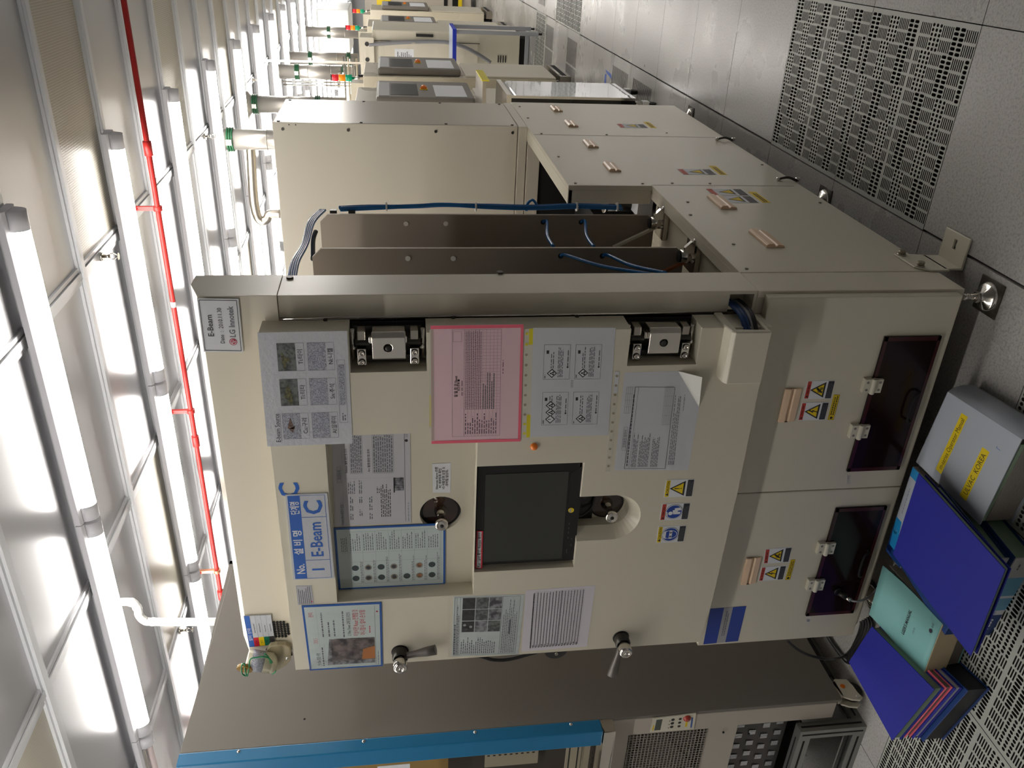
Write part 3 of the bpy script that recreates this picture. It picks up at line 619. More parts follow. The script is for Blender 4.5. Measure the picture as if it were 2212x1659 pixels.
hazard(q('y', YD, *P0), door, 'excl', 'CAUTION'); hazard(q('y', YD, (1430.5, 1088), (1491.4, 1085.8), (1485.2, 1121.6), (1424.7, 1124)), door, 'man', ''); hazard(q('y', YD, (1422.5, 1137), (1482.8, 1134.6), (1476.4, 1169.5), (1417, 1172.8)), door, 'face', 'CAUTION')
yq = -.405
hazard(q('y', yq, (1744.9, 822.6), (1804.2, 821.7), (1794.6, 861), (1735.3, 861.8)), d1, 'gear', ''); hazard(q('y', yq, (1732.2, 869.6), (1791, 868.7), (1781.4, 906.7), (1723.2, 908.1)), d1, 'bolt', '')
hazard(q('y', yq, (1653.2, 1186), (1710.8, 1182), (1703.2, 1213.7), (1648.8, 1217.5)), d2, 'gear', ''); hazard(q('y', yq, (1645.3, 1225), (1698.7, 1221.6), (1691, 1251.6), (1638.4, 1255)), d2, 'bolt', '')
for d, c in ((d1, ((1801.3, 852.4), (1814.5, 852.4), (1800, 907), (1787.4, 906.7))), (d2, ((1708.4, 1208.9), (1718, 1208.2), (1706.6, 1251.6), (1695.6, 1252.6)))):
    s = Sheet(q('y', yq, *c), yel); s.frame(.01, .05, .99, .95, .0006, ink); s.disc(.09, .5, .05, ink); s.greek(.2, .15, .95, .85, 2, ink, .5, .05, .06); s.build('caution_strip', d)
for d, c, tx in ((d1, ((1828, 1026), (1838, 1026), (1838, 1046), (1827, 1046)), 'CT7M'), (d2, ((1741, 1331), (1753, 1330.5), (1750, 1349), (1739, 1349.5)), '■')):
    s = Sheet(q('y', yq, *c), mat('cream_sticker', (200, 196, 186), .5)); s.text(tx, .5, .5, .5, inklt, wmax=.8); s.build('small_label', d)
s = Sheet(q('y', yq, (1534.4, 1314.6), (1611.9, 1308.8), (1594, 1384.2), (1518.9, 1391.4)), grl); bb_ = mat('royal_blue_print', (22, 58, 150), .45); s.rect(0, 0, 1, .38, bb_); s.rect(0, .63, 1, 1, bb_); s.greek(.2, .46, .9, .57, 2, inkg, .5, .1, .05); s.build('nameplate_label', d2)
# plinth, feet, floor bracket
def foot(x, y, lb=None):
    t = MB().box((x - .05, y - .05, 0), (x + .05, y + .05, .004), mat('grimy_base_plate', (96, 92, 84), .5, .5, noise=(30, .2, (60, 56, 48)))).build('levelling_foot', T, .001); b = MB(); b.lathe((x, y, .004), (0, 0, 1), [(0, .042), (.004, .042), (.012, .036), (.02, .016), (.03, .012)], steel2, 28); b.build('swivel_pad', t)
    b = MB(); b.cyl((x, y, .03), (x, y, .086), .009, steel2, 14)
    for k in range(10): b.cyl((x, y, .036 + k * .004), (x, y, .038 + k * .004), .0098, steel2, 14)
    b.cyl((x, y, .034), (x, y, .044), .016, steel2, 6, smooth=False); b.build('threaded_stud', t)
foot(-.071, -.371, 'round levelling foot on a square plate under the near front corner'); foot(-.09, .64, 'round levelling foot on a square plate beside the slotted tiles'); foot(-.09, 2.28, 'round levelling foot at the far corner of the beige machine'); 
foot(-1.25, -.3, 'round levelling foot under the left front corner of the beige machine')
b = MB(); b.prism([(-.245, .05), (-.11, .05), (-.11, .07), (-.10, .145), (-.215, .145), (-.245, .11)], 'x', XS, XS + .006, cream); b.box((XS, -.235, .006), (XS + .006, -.115, .06), cream); b.box((XS, -.235, .001), (XS + .095, -.115, .008), cream)
br = b.build('floor_bracket', T, .002); cut(br, MB().box((.0, -.182, -.01), (.03, -.168, .02), cream))
for y, z in ((-.115, .128), (-.212, .125)): b = MB(); b.cyl((XS + .006, y, z), (XS + .01, y, z), .013, steel, 20); b.cyl((XS + .01, y, z), (XS + .02, y, z), .0105, mat('zinc_bolt', (150, 140, 124), .4, .8), 16); b.build('bracket_bolt', T)
# ---- rear electrical cabinet on the same base
b = MB(); b.box((-1.30, 1.70, 1.012), (-.048, 2.32, 1.053), beige); b.build('cabinet_plinth', T, .002)
rc = MB().box((-1.30, 1.72, 1.056), (-.05, 2.31, 2.205), beige).build('rear_cabinet', T, .002)
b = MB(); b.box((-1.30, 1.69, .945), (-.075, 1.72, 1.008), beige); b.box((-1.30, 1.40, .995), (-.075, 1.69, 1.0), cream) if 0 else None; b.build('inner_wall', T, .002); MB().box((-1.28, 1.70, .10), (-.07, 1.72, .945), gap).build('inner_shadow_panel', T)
b = MB()
for x, z in ((-.08, 2.16), (-.08, 1.86), (-.08, 1.45), (-.08, 1.08), (-1.0, 2.16), (-1.05, 2.16)): b.cyl((x, 1.7195, z), (x, 1.716, z), .007, darkmetal, 10)
for y, z in ((1.745, 2.18), (2.28, 2.18), (1.745, 1.8), (2.28, 1.8), (1.745, 1.4), (2.28, 1.4), (1.745, 1.08), (2.28, 1.08)): b.cyl((-.0505, y, z), (-.0465, y, z), .007, darkmetal, 10)
for z in (2.13, 2.10): b.cyl((-.06, 1.7195, z), (-.06, 1.719, z), .003, gap, 8)
b.build('cabinet_screws', rc)
b = MB(); b.box((-1.0, 1.7192, 1.06), (-.998, 1.7195, 2.2), MATS['seam_shadow']); b.box((-.05, 1.729, 1.06), (-.0496, 1.7305, 2.2), MATS['seam_shadow']); b.build('cabinet_seam', rc)
# interior behind the plates
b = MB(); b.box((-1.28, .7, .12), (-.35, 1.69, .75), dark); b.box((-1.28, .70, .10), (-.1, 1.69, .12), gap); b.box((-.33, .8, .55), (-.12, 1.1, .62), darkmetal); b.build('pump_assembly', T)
b = MB(); b.cyl((-.18, .9, .62), (-.18, .9, .80), .035, darkmetal, 20); b.cyl((-.18, .9, .80), (-.18, .9, .81), .042, steel2, 20); b.cyl((-.2, 1.15, .7), (-.2, 1.35, .8), .03, hoseg, 16); b.box((-.25, 1.2, .5), (-.14, 1.32, .88), mat('inner_box', (70, 70, 72), .5)); b.box((-.136, 1.24, .70), (-.134, 1.28, .78), yel); b.tube([(-.16, 1.36, .95), (-.15, 1.37, .7), (-.16, 1.38, .5)], .006, redp, 8); b.box((-.2, .78, .64), (-.12, .88, .70), whitel); b.build('valve_group', T)
ch = MB().box((-1.18, -.225, .70), (-.46, .69, 1.93), plate).build('vacuum_chamber', T, .01)
def ribplate(y, bot):
    x1 = -.124; c = .028; z0, z1 = .70, 1.915
    b = MB(); b.prism([(-.48, z0), (x1 - c, z0), (x1, z0 + c), (x1, z1 - c), (x1 - c, z1), (-.48, z1)], 'y', y - .006, y + .006, plate); o = b.build('chamber_rib_plate', T, .0008)
    for px_, py_ in (((877, 483), (963, 483)) if y > .3 else ((881, 558), (979, 558))): p = at(px_, py_, 'y', y - .0062); MB().cyl(p, p + V((0, -.003, 0)), .0085, mat('bright_plug', (225, 222, 216), .35, .3), 16).build('plate_plug', o)
    b = MB()
    for px_, py_ in (((1173, 480), (1255, 480)) if y > .3 else ((1211, 553), (1301, 553))): p = at(px_, py_, 'y', y - .0062); b.cyl(p, p + V((0, -.001, 0)), .009, gap, 16)
    b.build('hose_hole', o)
    b = MB(); b.box((-.20, y - .07, .668), (-.07, y + .03, .684), steel2); b.prism([(-.13, .684), (-.085, .684), (-.085, .70), (-.105, .72), (-.13, .72)], 'y', y - .06, y - .045, chrome); b.cyl((-.14, y - .045, .684), (-.14, y - .045, .73), .022, steel2, 20); b.cyl((-.14, y - .045, .735), (-.14, y - .045, .73), .018, gap, 20)
    for dx in (-.02, .05): b.sphere((-.13 + dx, y - .06, .69), .008, chrome, 10)
    b.build('rib_clamp', T); MB().hull([(-.16, y - .05, .70), (-.15, y - .05, .70), (-.15, y - .035, .70), (-.16, y - .035, .70)], [(-.24, y - .05, .86), (-.23, y - .05, .86), (-.23, y - .035, .86), (-.24, y - .035, .86)], copper if y < .3 else cream).build('earth_strap', T)
ribplate(.20, 0); ribplate(.555, 0)
# blue air hoses
t = T
W = lambda x, y, d: at(x, y, 'y', d)
b = MB()
for k in range(6):
    o = (k % 3) * .008; w = (k // 3) * .008
    pts = [W(1345, 452, .60), W(1250, 449, .60), W(1150, 452, .6), W(1060, 450, .6), W(960, 444 + k, .6), W(900, 447 + k, .6), W(800, 452, .6), W(735, 455, .6)]
    b.tube([p + V((o * .6, w + k * .001, o * .3)) for p in pts], .004, hose, 8)
b.build('hose_run', t)
b = MB()
for k in range(4): b.tube([W(700, 465, .55) + V((0, .06, k * .006)), W(676, 490, .4) + V((0, .05, k * .006)), W(664, 520, .25) + V((-.01, 0, k * .005)), W(645, 565, .05) + V((0, 0, k * .006)), W(637, 605, -.1) + V((0, 0, k * .006))], .0045, hose, 8)
b.tube([W(682, 500, .4), W(676, 520, .35), W(676, 560, .25)], .008, hosek, 8); b.build('hose_loop', t)
for x in (720, 760): p = W(x, 453, .6); MB().box(p - V((.02, .01, .012)), p + V((.0, .01, .012)), black).build('hose_connector', t)
for x in (835, 1028, 1246, 1333): p = W(x, 450, .6); MB().cyl(p + V((.004, .005, -.003)), p + V((.004, .005, .003)), .016, whitep, 14).build('cable_tie', t)
b = MB(); b.tube([W(1137, 455, .62), W(1140, 440, .62), W(1150, 432, .62), W(1158, 440, .62), W(1164, 452, .62)], .005, hose, 8); b.build('hose_arch', t)
for (x0, y0, x1, y1, yy, ye) in ((1172, 480, 1195, 532, .547, .22), (1254, 480, 1283, 533, .547, .22), (1212, 553, 1405, 592, .192, -.1), (1302, 553, 1440, 590, .192, -.1)):
    a = W(x0, y0, yy); e = W(x1, y1, ye); mid = W(x0 + (x1 - x0) * .45, y0 + (y1 - y0) * .55, (yy + ye) / 2 - .02)
    MB().tube([a, a + V((.01, -.02, -.012)), mid, e], .0055, hose, 10).build('branch_hose', t)
# ---- horn unit hung at the header corner
YH = -.40; H = lambda x, y, d=YH: at(x, y, 'y', d)

pp = [H(x, y) for x, y in ((577, 1404), (583, 1397), (598, 1394), (617, 1394), (626, 1399), (629, 1415), (627, 1428), (618, 1438), (594, 1452), (572, 1455), (570, 1430))]
b = MB(); b.hull(pp, [p + V((0, .02, 0)) for p in pp], mat('olive_beige_plastic', (148, 138, 112), .35)); t = lab(b.build('buzzer_unit', T, .003), 'olive plastic buzzer with taped amber disc and green wires')
pp2 = [H(x, y, YH + .021) for x, y in ((574, 1404), (582, 1394), (598, 1391), (619, 1391), (629, 1398), (632, 1416), (600, 1420), (580, 1415))]
MB().hull(pp2, [p + V((0, .004, 0)) for p in pp2], gap).build('rubber_gasket', t)
a = H(534, 1424, YH - .02); c = H(586, 1432, YH - .02); dv = (c - a).normalized()
b = MB(); b.cyl(a, c, .032, mat('ivory_plastic', (190, 184, 160), .3), 28); b.sphere(c, .032, MATS['ivory_plastic'], 24, sc=(1, 1, .6)); b.build('horn_body', t)
lab(MB().cyl(a + dv * .012, a + dv * .05, .0325, photo3, 28).build('printed_label', t), 'barcode label wrapped round the body')
e = H(528, 1447, YH - .05); lab(MB().cyl(e, e + V((.004, .01, -.002)), .024, goldt, 28).build('taped_disc', t), 'disc covered in amber tape')
b = MB(); b.tube([H(531, 1460, YH - .056), H(523, 1455, YH - .056), H(522, 1438, YH - .056), H(528, 1434, YH - .056), H(530, 1450, YH - .056), H(534, 1460, YH - .056), H(538, 1440, YH - .056), H(541, 1424, YH - .055), H(556, 1420, YH - .055), H(572, 1419, YH - .055), H(583, 1424, YH - .05), H(591, 1438, YH - .03), H(595, 1450, YH - .02), H(588, 1456, YH - .01)], .0022, grn, 8)
b.tube([H(572, 1412, YH - .055), H(580, 1420, YH - .05), H(586, 1434, YH - .04), H(593, 1444, YH - .03)], .0025, grn, 8); b.build('green_wire', t)
for x, y in ((620, 1421), (586, 1444)): p = H(x, y, YH - .001); MB().lathe(p, (0, -1, 0), [(0, .006), (.004, .005), (.006, .002), (.006, .0003)], chrome, 12).build('cap_screw', t)
# ================================================================ papers taped to the machine
def sleeve(par, ax, val, *c, d=.003, name='plastic_sleeve'):
    cs = [at(p[0], p[1], ax, val - d) for p in c]; b = MB(); n = 10; vs = []
    for j in range(n + 1):
        for i in range(n + 1):
            u, v = i / n, j / n; p = cs[0].lerp(cs[1], u).lerp(cs[3].lerp(cs[2], u), v); vs.append(p + V((0, -.0015 * rnd.random(), 0)))
    b.add(vs, [(j * (n + 1) + i, j * (n + 1) + i + 1, (j + 1) * (n + 1) + i + 1, (j + 1) * (n + 1) + i) for j in range(n) for i in range(n)], film, True); b.flat = True; o = b.build(name, par); return o
def logo(s, u, v, r, m=None):
    s.disc(u, v, r, m or mat('logo_red', (158, 30, 60), .4), .0005, 24); s.disc(u, v, r * .82, m or MATS['logo_red'], .0007, 24)
    w = white; s.line(u - r * .05, v - r * .5 * s.W / s.H, u - r * .05, v + r * .35 * s.W / s.H, r * s.W * .14, w, .001); s.line(u - r * .05, v + r * .35 * s.W / s.H, u + r * .25, v + r * .35 * s.W / s.H, r * s.W * .14, w, .001); s.disc(u - r * .42, v - r * .25 * s.W / s.H, r * .14, w, .001, 10)
    for k in range(14):
        a0, a1 = pi * (.35 + k * .11), pi * (.35 + (k + 1) * .11); s.line(u + r * .72 * cos(a0), v + r * .72 * sin(a0) * s.W / s.H, u + r * .72 * cos(a1), v + r * .72 * sin(a1) * s.W / s.H, r * s.W * .13, w, .001)
    s.line(u + r * .15, v, u + r * .72, v, r * s.W * .13, w, .001)
YH_ = -.3795
# name plate
s = Sheet(q('y', YH_, (425.8, 643.7), (515.3, 645), (526, 760.4), (440.7, 759)), whitel, .002); s.frame(.03, .04, .97, .95, .0016, ink)
s.text('E-Beam', .5, .23, .15, ink, .012, wmax=.4); s.text('Date  :  2010.11.30', .5, .5, .11, ink, .004, wmax=.66); logo(s, .2, .77, .065); s.text('LG Innotek', .58, .77, .15, inkg, .02, wmax=.58)
tag(s.build('name_plate'), 'white name plate reading E-Beam with a date at the top right of the machine', 'sign')
# source sheet
c = ((556, 718), (749.9, 714.3), (762, 957), (577.7, 963.8)); s = Sheet(q('y', YD, *c), crink, .002)
s.text('E-beam Source', .17, .135, .055, ink, .004, wmax=.26); s.line(.05, .175, .30, .175, .0008, ink)
nm = [['Copper', 'Tinsel', 'Titanium'], ['AlSi합금', 'Sn:주석', 'Ni:니켈']]; nm = [['Cu:구리', 'Ti:티타', 'Ti:타이'], ['Al:알루미', 'Sn:주석', 'Ni:니켈']]
for r in range(2):
    for k in range(3):
        u0 = .065 + k * .305; v0 = .20 + r * .34; u1 = u0 + .235; v1 = v0 + .205; s.rect(u0, v0, u1, v1, photo3 if r or k == 0 else photo5); s.frame(u0, v0, u1, v1 + .095, .0006, inkg); s.text(nm[r][k], (u0 + u1) / 2, v1 + .05, .05, ink, .002, wmax=.16)
        if r == 0: s.poly([(u0 + .05 + .1 * rnd.random() + .05 * cos(a), v0 + .09 + .05 * sin(a)) for a in [2 * pi * i / 7 for i in range(7)]], mat('ore_sample_print' if k else 'copper_sample_print', (112, 108, 62) if k else (132, 96, 84), .4, noise=(150, .15, (50, 52, 40))), .001)
s.rect(.36, .875, .72, .945, photo3); s.frame(.2, .865, .76, .955, .0006, inkg); s.greek(.22, .89, .29, .94, 2, inkg); 
o = tag(s.build('source_sheet'), 'crinkly laminated sheet titled E-beam Source with two rows of sample pictures', 'poster'); sleeve(o, 'y', YD - .002, *[c[3], c[0], c[1], c[2]])
# flow chart sheet in the recess
YR_ = -.4145
c = ((716, 925), (885.6, 925), (888.5, 1128.3), (723.3, 1135.9)); s = Sheet(q('y', YR_, *c), silver, .0012)
s.text('E-beam Alarm발생시 점검', .12, .1, .03, inkg, .002, wmax=.22); s.frame(.46, .05, .62, .10, .0006, inkg); s.text('점검요령', .54, .078, .03, inkg, wmax=.1); s.line(.02, .12, .97, .12, .0004, inklt)
s.text('Emission 발생 원인 및 조치', .68, .17, .028, ink, .006, wmax=.24); s.text('Arc 발생 원인 및 조치', .68, .46, .028, ink, .006, wmax=.24)
s.grid(.55, .22, .95, .38, 3, 6, .0005, inkg); s.greek(.56, .225, .94, .375, 6, inkg, .4, .05); s.grid(.55, .51, .95, .78, 3, 9, .0005, inkg); s.greek(.56, .515, .94, .775, 9, inkg, .4, .05)
for (u, v) in ((.06, .2), (.16, .2), (.24, .2), (.1, .32), (.24, .32), (.06, .45), (.16, .45), (.24, .45), (.34, .55)): s.greek(u, v, u + .07, v + .05, 2, inkg, .5)
s.greek(.34, .18, .48, .28, 4, inkg, .45); s.greek(.34, .32, .5, .37, 2, inkg, .45); s.greek(.08, .60, .45, .74, 6, ink, .4, .3); s.rect(.36, .78, .50, .91, photo1); s.rect(.34, .775, .50, .79, ink); s.frame(.39, .79, .49, .90, .0015, ink); s.line(.02, .925, .98, .925, .0008, ink); s.greek(.02, .955, .3, .975, 1, inklt)
s.disc(.88, .95, .014, ink, .0005, 12); s.text('LG', .93, .95, .03, inkg, wmax=.06); s.line(.5, .13, .5, .77, .0003, inklt)
tag(s.build('flow_chart_sheet'), 'silvery laminated flow chart sheet in the door recess, partly under the source sheet', 'poster')
# E-Beam C sign
c = ((616, 1067), (707, 1063.7), (723, 1247), (634, 1251)); s = Sheet(q('y', YD, *c), crink, .004); s.frame(.015, .06, .985, .93, .0012, inkb); s.rect(.015, .05, .985, .34, inkb)
s.text('No.', .135, .2, .2, white, .02, wmax=.12); s.text('설 비 명', .45, .2, .17, white, .02, wmax=.3); s.text('단계명', .85, .2, .17, white, .02, wmax=.14); s.text('1', .12, .62, .30, inkb, .02); s.text('E-Beam', .48, .63, .30, inkb, .015, wmax=.40); s.text('C', .85, .62, .44, inkb, .025); s.line(.235, .34, .235, .93, .0014, inkb); s.line(.74, .34, .74, .93, .0014, inkb)
o = tag(s.build('machine_number_sign'), 'blue and white plastic sign reading No. 1 E-Beam C on the upper door', 'sign'); sleeve(o, 'y', YD - .004, (614, 1253.6), (592, 1069), (707, 1063.7), (723, 1247))
# blue C painted on the door
s = Sheet(q('y', YD, (598, 1040), (646, 1040), (648, 1076), (600, 1077)), cream, .0002); s.mb = MB(); s.text('C', .5, .5, .92, inkb, .02); s.build('printed_letter', door)
# data sticker
s = Sheet(q('y', YD, (638.8, 1265), (673, 1264), (678.7, 1303.9), (643.5, 1306.8)), silver, .0006); s.greek(.05, .08, .95, .9, 7, inkg, .45, .3); s.frame(.03, .04, .97, .96, .0005, inkg); s.disc(.14, .88, .035, mat('logo_pink', (220, 70, 110), .4)); tag(s.build('data_sticker'), 'small grey data sticker beside the E-Beam C sign', 'sticker')
# coloured status card
s = Sheet(q('y', YH_, (526.6, 1330), (585.4, 1327), (595.4, 1391), (539.3, 1397)), crink, .0015); s.rect(0, 0, 1, .2, inkb); s.text('설비 상태', .4, .1, .12, white, wmax=.5)
for k, m in enumerate((mat('card_red', (200, 34, 50), .3), yel, mat('card_green', (6, 104, 78), .3), blk)): s.rect(0, .2 + k * .2, .29, .4 + k * .2, m); s.text(['가동', '대기', 'PM', '고장'][k], .14, .3 + k * .2, .07, ink, wmax=.12); s.line(.29, .4 + k * .2, 1, .4 + k * .2, .0006, inkg); s.greek(.45, .28 + k * .2, .75, .33 + k * .2, 1, inkg)
s.frame(0, 0, 1, 1, .0008, inkg); tag(s.build('status_card'), 'glossy status card with red, yellow, green and black cells under a blue heading', 'sign')
# blue framed documents
def framed(c, val, lb, fill, bw=.006, open_side=None):
    s = Sheet(q('y', val, *c), bluef, .003); bu, bv = bw / s.W, bw / s.H; s.rect(bu, bv, 1 - bu, 1 - bv, mat('pale_mint_paper', (190, 202, 200), .3, coat=.4), .0004); fill(s, bu, bv); o = tag(s.build('framed_document'), lb, 'document'); sleeve(o, 'y', val - .003, c[3], c[0], c[1], c[2]); return o
def fill_a(s, a, b):
    g = inkg; s.grid(.09, .14, .93, .96, 1, 1, .0005, g); n = 7
    for k in range(n):
        v = .13 + k * .118; s.rect(.10, v, .27, v + .075, photo1 if k not in (5,) else photo4); 
        if k in (1, 2, 3, 5, 6): s.rect(.27, v, .43, v + .075, photo2 if k != 5 else photo4)
        if k == 0: s.rect(.27, v, .58, v + .075, photo1)
        for u in ((.18, .35) if k != 4 else (.18,)): s.disc(u, v + .037, .045, steel if k % 2 else mat('dark_teal_print', (40, 70, 74), .3), .0008, 16); s.disc(u, v + .037, .028, mat('dim_print', (60, 62, 66), .3) if k != 5 else photo4, .001, 14)
        s.greek(.10, v + .082, .55, v + .108, 2, g, .4, .3); s.greek(.63, v + .0, .93, v + .10, 5, g, .35, .5); s.line(.09, v + .113, .93, v + .113, .0004, g)
    s.line(.6, .05, .6, .96, .0004, g); s.line(.45, .13, .45, .96, .0004, g); s.greek(.62, .05, .92, .11, 4, g, .4)
framed(((721, 1139.7), (962, 1129.2), (961.6, 1261), (731.8, 1272.6)), -.4145, 'tall blue framed document with a column of small lens pictures in the door recess', fill_a)
def fill_b(s, a, b):
    s.text('* E-Gun 점검 사항', .17, .14, .04, ink, .006, wmax=.2); s.frame(.42, .10, .50, .15, .0006, inkr); s.text('중요', .46, .126, .03, inkr, wmax=.05); s.text('관리', .86, .10, .05, inkr, wmax=.07); s.line(.06, .17, .96, .17, .0004, inklt); s.greek(.06, .19, .4, .21, 1, inkg, .9); s.line(.06, .23, .4, .23, .0004, inklt)
    s.poly([(.07, .25), (.48, .30), (.48, .9), (.07, .9)], photo1, .0006); s.rect(.13, .32, .47, .9, photo2, .0008); s.poly([(.14, .72), (.30, .74), (.34, .9), (.14, .9)], mat('amber_photo_print', (176, 110, 50), .3), .001); s.greek(.52, .22, .9, .24, 1, inkg, .9); s.greek(.52, .30, .84, .32, 1, inkg, .9); s.greek(.52, .37, .78, .39, 1, inkg, .9); s.greek(.5, .49, .9, .51, 1, inkg, .9)
    s.text('2. Filter, Power 교체 점검 포인트', .7, .57, .042, ink, .003, wmax=.36); s.text('이상시만 Reset 진행할 것', .71, .66, .06, inkr, .004, wmax=.40); s.text('아니할시 설비 손상됨', .71, .75, .06, inkr, .004, wmax=.38); s.greek(.55, .83, .68, .85, 1, inkr, .8); s.line(.04, .9 + .01, .96, .91, .0008, ink); s.disc(.87, .94, .012, mat('logo_red', (158, 30, 60), .4)); s.greek(.04, .935, .3, .95, 1, inkg)
framed(((651.5, 1307.4), (824, 1299.8), (827, 1437), (669.4, 1446.8)), YD, 'blue framed document with a brown equipment photo at the upper left corner of the door', fill_b)
# pink holder
c = ((930, 703), (1131, 700), (1124, 952.6), (932, 958)); s = Sheet(q('y', YD, *c), pinkp, .0015); s.rect(0, 0, .026, 1, pinkb, .0008); s.rect(.974, 0, 1, 1, pinkb, .0008); s.rect(0, .97, 1, 1, pinkb, .001); g = mat('plum_ink', (96, 80, 100), .5); s.rect(.03, -.0, .97, .03, mat('pink_shadow_edge', (176, 158, 150), .5), .0004)
s.frame(.06, .23, .965, .76, .0005, g); s.text('일 일 점 검 Sheet', .5, .27, .03, ink, .012, wmax=.18); s.text('점검항목 ■', .51, .30, .022, ink, .006, wmax=.13); s.greek(.42, .33, .56, .345, 1, g); s.frame(.87, .24, .95, .33, .0005, g); s.line(.06, .36, .965, .36, .0005, g)
for k in range(1, 10): s.line(.06, .36 + .04 * k, .965, .36 + .04 * k, .0003, g)
for k in range(26): s.line(.3 + k * .0266, .36, .3 + k * .0266, .76, .0003, g)
s.greek(.30, .37, .96, .55, 9, g, .35, .02, .012); s.greek(.08, .365, .28, .73, 14, g, .4, .5); s.greek(.3, .56, .62, .70, 6, inkg, .5, .4, .01); s.greek(.6, .78, .75, .79, 1, g, .8)
o = tag(s.build('check_sheet_holder'), 'pink bordered holder with a pink daily check sheet, on the right half of the door', 'document'); sleeve(o, 'y', YD - .0015, (940, 950), (940, 709), (1120, 708), (1118, 946))
s = Sheet(q('y', YD - .0002, (928, 712), (941, 711), (940, 925), (927, 925)), mat('clear_tape', (196, 196, 176), .2), .0004); s.rect(.35, 0, .02, 1, mat('yellowed_tape', (200, 190, 130), .3)); s.build('tape_strip', o)
# punched pocket with four hazard labels
c = ((1151.8, 708), (1329.8, 708), (1313.9, 939.7), (1144.8, 943.6)); s = Sheet(q('y', YD, *c), whitel, .001)
for (u0, v0) in ((.10, .15), (.56, .13)):
    for v in (v0, v0 + .38): pass
for r in range(2):
    for k in range(2):
        u0 = .115 + k * .43; v0 = .14 + r * .385; u1 = u0 + .31; v1 = v0 + .32; s.frame(u0, v0, u1, v1, .0007, inkg); s.greek(u0 + .01, v0 + .01, u0 + .05, v0 + .03, 1, inkg)
        for j in range(3 if (k == 0 and r == 0) else 1):
            cu, cv = u0 + .055 + j * .066, v0 + .105; ru = .042; rv = ru * s.W / s.H; s.poly([(cu, cv - rv), (cu + ru, cv), (cu, cv + rv), (cu - ru, cv)], ink); s.poly([(cu, cv - rv * .74), (cu + ru * .74, cv), (cu, cv + rv * .74), (cu - ru * .74, cv)], white, .0008)
            if j == 0 and k == 0 and r == 0: s.poly([(cu - .004, cv - rv * .45), (cu + .004, cv - rv * .45), (cu + .003, cv + rv * .15), (cu - .003, cv + rv * .15)], ink, .001)
            else: s.disc(cu, cv - rv * .25, .008, ink, .001, 10); s.poly([(cu - .02, cv + rv * .4), (cu - .012, cv - .003), (cu + .012, cv - .003), (cu + .02, cv + rv * .4)], ink, .001); s.rect(cu - .004, cv + .004, cu + .004, cv + rv * .3, white, .0012)
        s.rect(u1 - .08, v0 + .03, u1 - .05, v0 + .06, blk); s.greek(u0 + .1 + (.1 if k == 0 and r == 0 else 0), v0 + .08, u1 - .02, v0 + .13, 2, inkg, .4, .3); s.greek(u0 + .02, v0 + .17, u1 - .02, v0 + .24, 4, inkg, .45, .1); s.disc(u0 + .16 - .05, v0 + .295, .008, ink, .0005, 12); s.greek(u0 + .12, v0 + .285, u1 - .02, v0 + .305, 1, inkg)
s.text('대외비', .5, .5, .03, inklt, wmax=.1)
o = tag(s.build('hazard_sheet'), 'clear pocket holding a sheet with four boxed hazard labels, below the pink holder', 'document'); sleeve(o, 'y', YD - .001, (1144.8, 943.6), (1151.8, 708), (1329.8, 708), (1313.9, 939.7))
s = Sheet(q('y', YD, (1134, 711), (1152, 709), (1145, 944), (1128, 945)), mat('clear_strip', (200, 196, 180), .15, coat=.5), .0006); s.rect(0, .4, 1, .62, whitel) if 0 else None
s.rect(.86, .5, 1, 1, yelclr); s.rect(0, .5, .22, 1, yelclr) if 1 else None
for k in range(11): s.disc(.04 + .092 * k, .25, .012, mat('punch_hole', (150, 140, 118), .5) if 1 < k < 9 else yelclr, .0007, 14)
s.build('punched_edge', o)
# lower right sheet with lifted corner
TL, TR, K1, K2, BL = (1326.8, 1016.4), (1349, 804.5), (1465, 801.6), (1510, 880), (1486.6, 1015.7)
s = Sheet([at(*TL, 'y', YD), at(*TR, 'y', YD), at(1509, 802, 'y', YD), at(*BL, 'y', YD)], white, .0006)
base = [at(p[0], p[1], 'y', YD - .0002) for p in (TL, TR, K1, K2, BL)]; s.mb = MB(); s.mb.add(base, [(0, 1, 2, 3, 4)], whitel); s.mb.add([base[2], base[3], at(1517, 815, 'y', YD - .03)], [(0, 2, 1)], mat('curled_paper', (206, 206, 200), .3)); s.off = .0004
g = inkg
s.line(.02, .13, .86, .165, .0012, ink); s.line(.86, .165, .85, .70, .0008, ink); s.line(.02, .13, .02, .68, .0008, ink); s.line(.02, .68, .85, .70, .001, ink); s.frame(.22, .07, .46, .12, .0006, g); s.text('안전운전 절차서', .34, .096, .03, g, .004, wmax=.2); s.grid(.6, .05, .86, .13, 4, 3, .0005, g); s.greek(.05, .145, .8, .175, 1, g, .6, .05, .03); s.line(.02, .19, .86, .21, .0006, g)
s.greek(.04, .21, .40, .28, 4, g, .4, .3); s.greek(.04, .30, .40, .44, 7, g, .4, .3); s.greek(.04, .47, .38, .57, 5, g, .4, .3); s.grid(.48, .57, .86, .68, 4, 6, .0004, g); s.greek(.06, .71, .8, .80, 4, g, .35, .3); s.greek(.62, .84, .8, .85, 1, g)
o = tag(s.build('procedure_sheet'), 'creased procedure sheet with one lifted corner, lowest paper on the right of the door', 'document'); sleeve(o, 'y', YD - .0006, TL, TR, (1465, 803), BL)
s = Sheet(q('y', YD, (1327.5, 802), (1339, 803), (1318, 1018.6), (1308, 1018.6)), MATS['clear_strip'], .0006)
for k in range(11): s.disc(.06 + .09 * k, .5, .012, MATS['punch_hole'], .0007, 14)
s.rect(.80, .1, 1, .9, whitel, .0006); s.build('punched_edge', o)
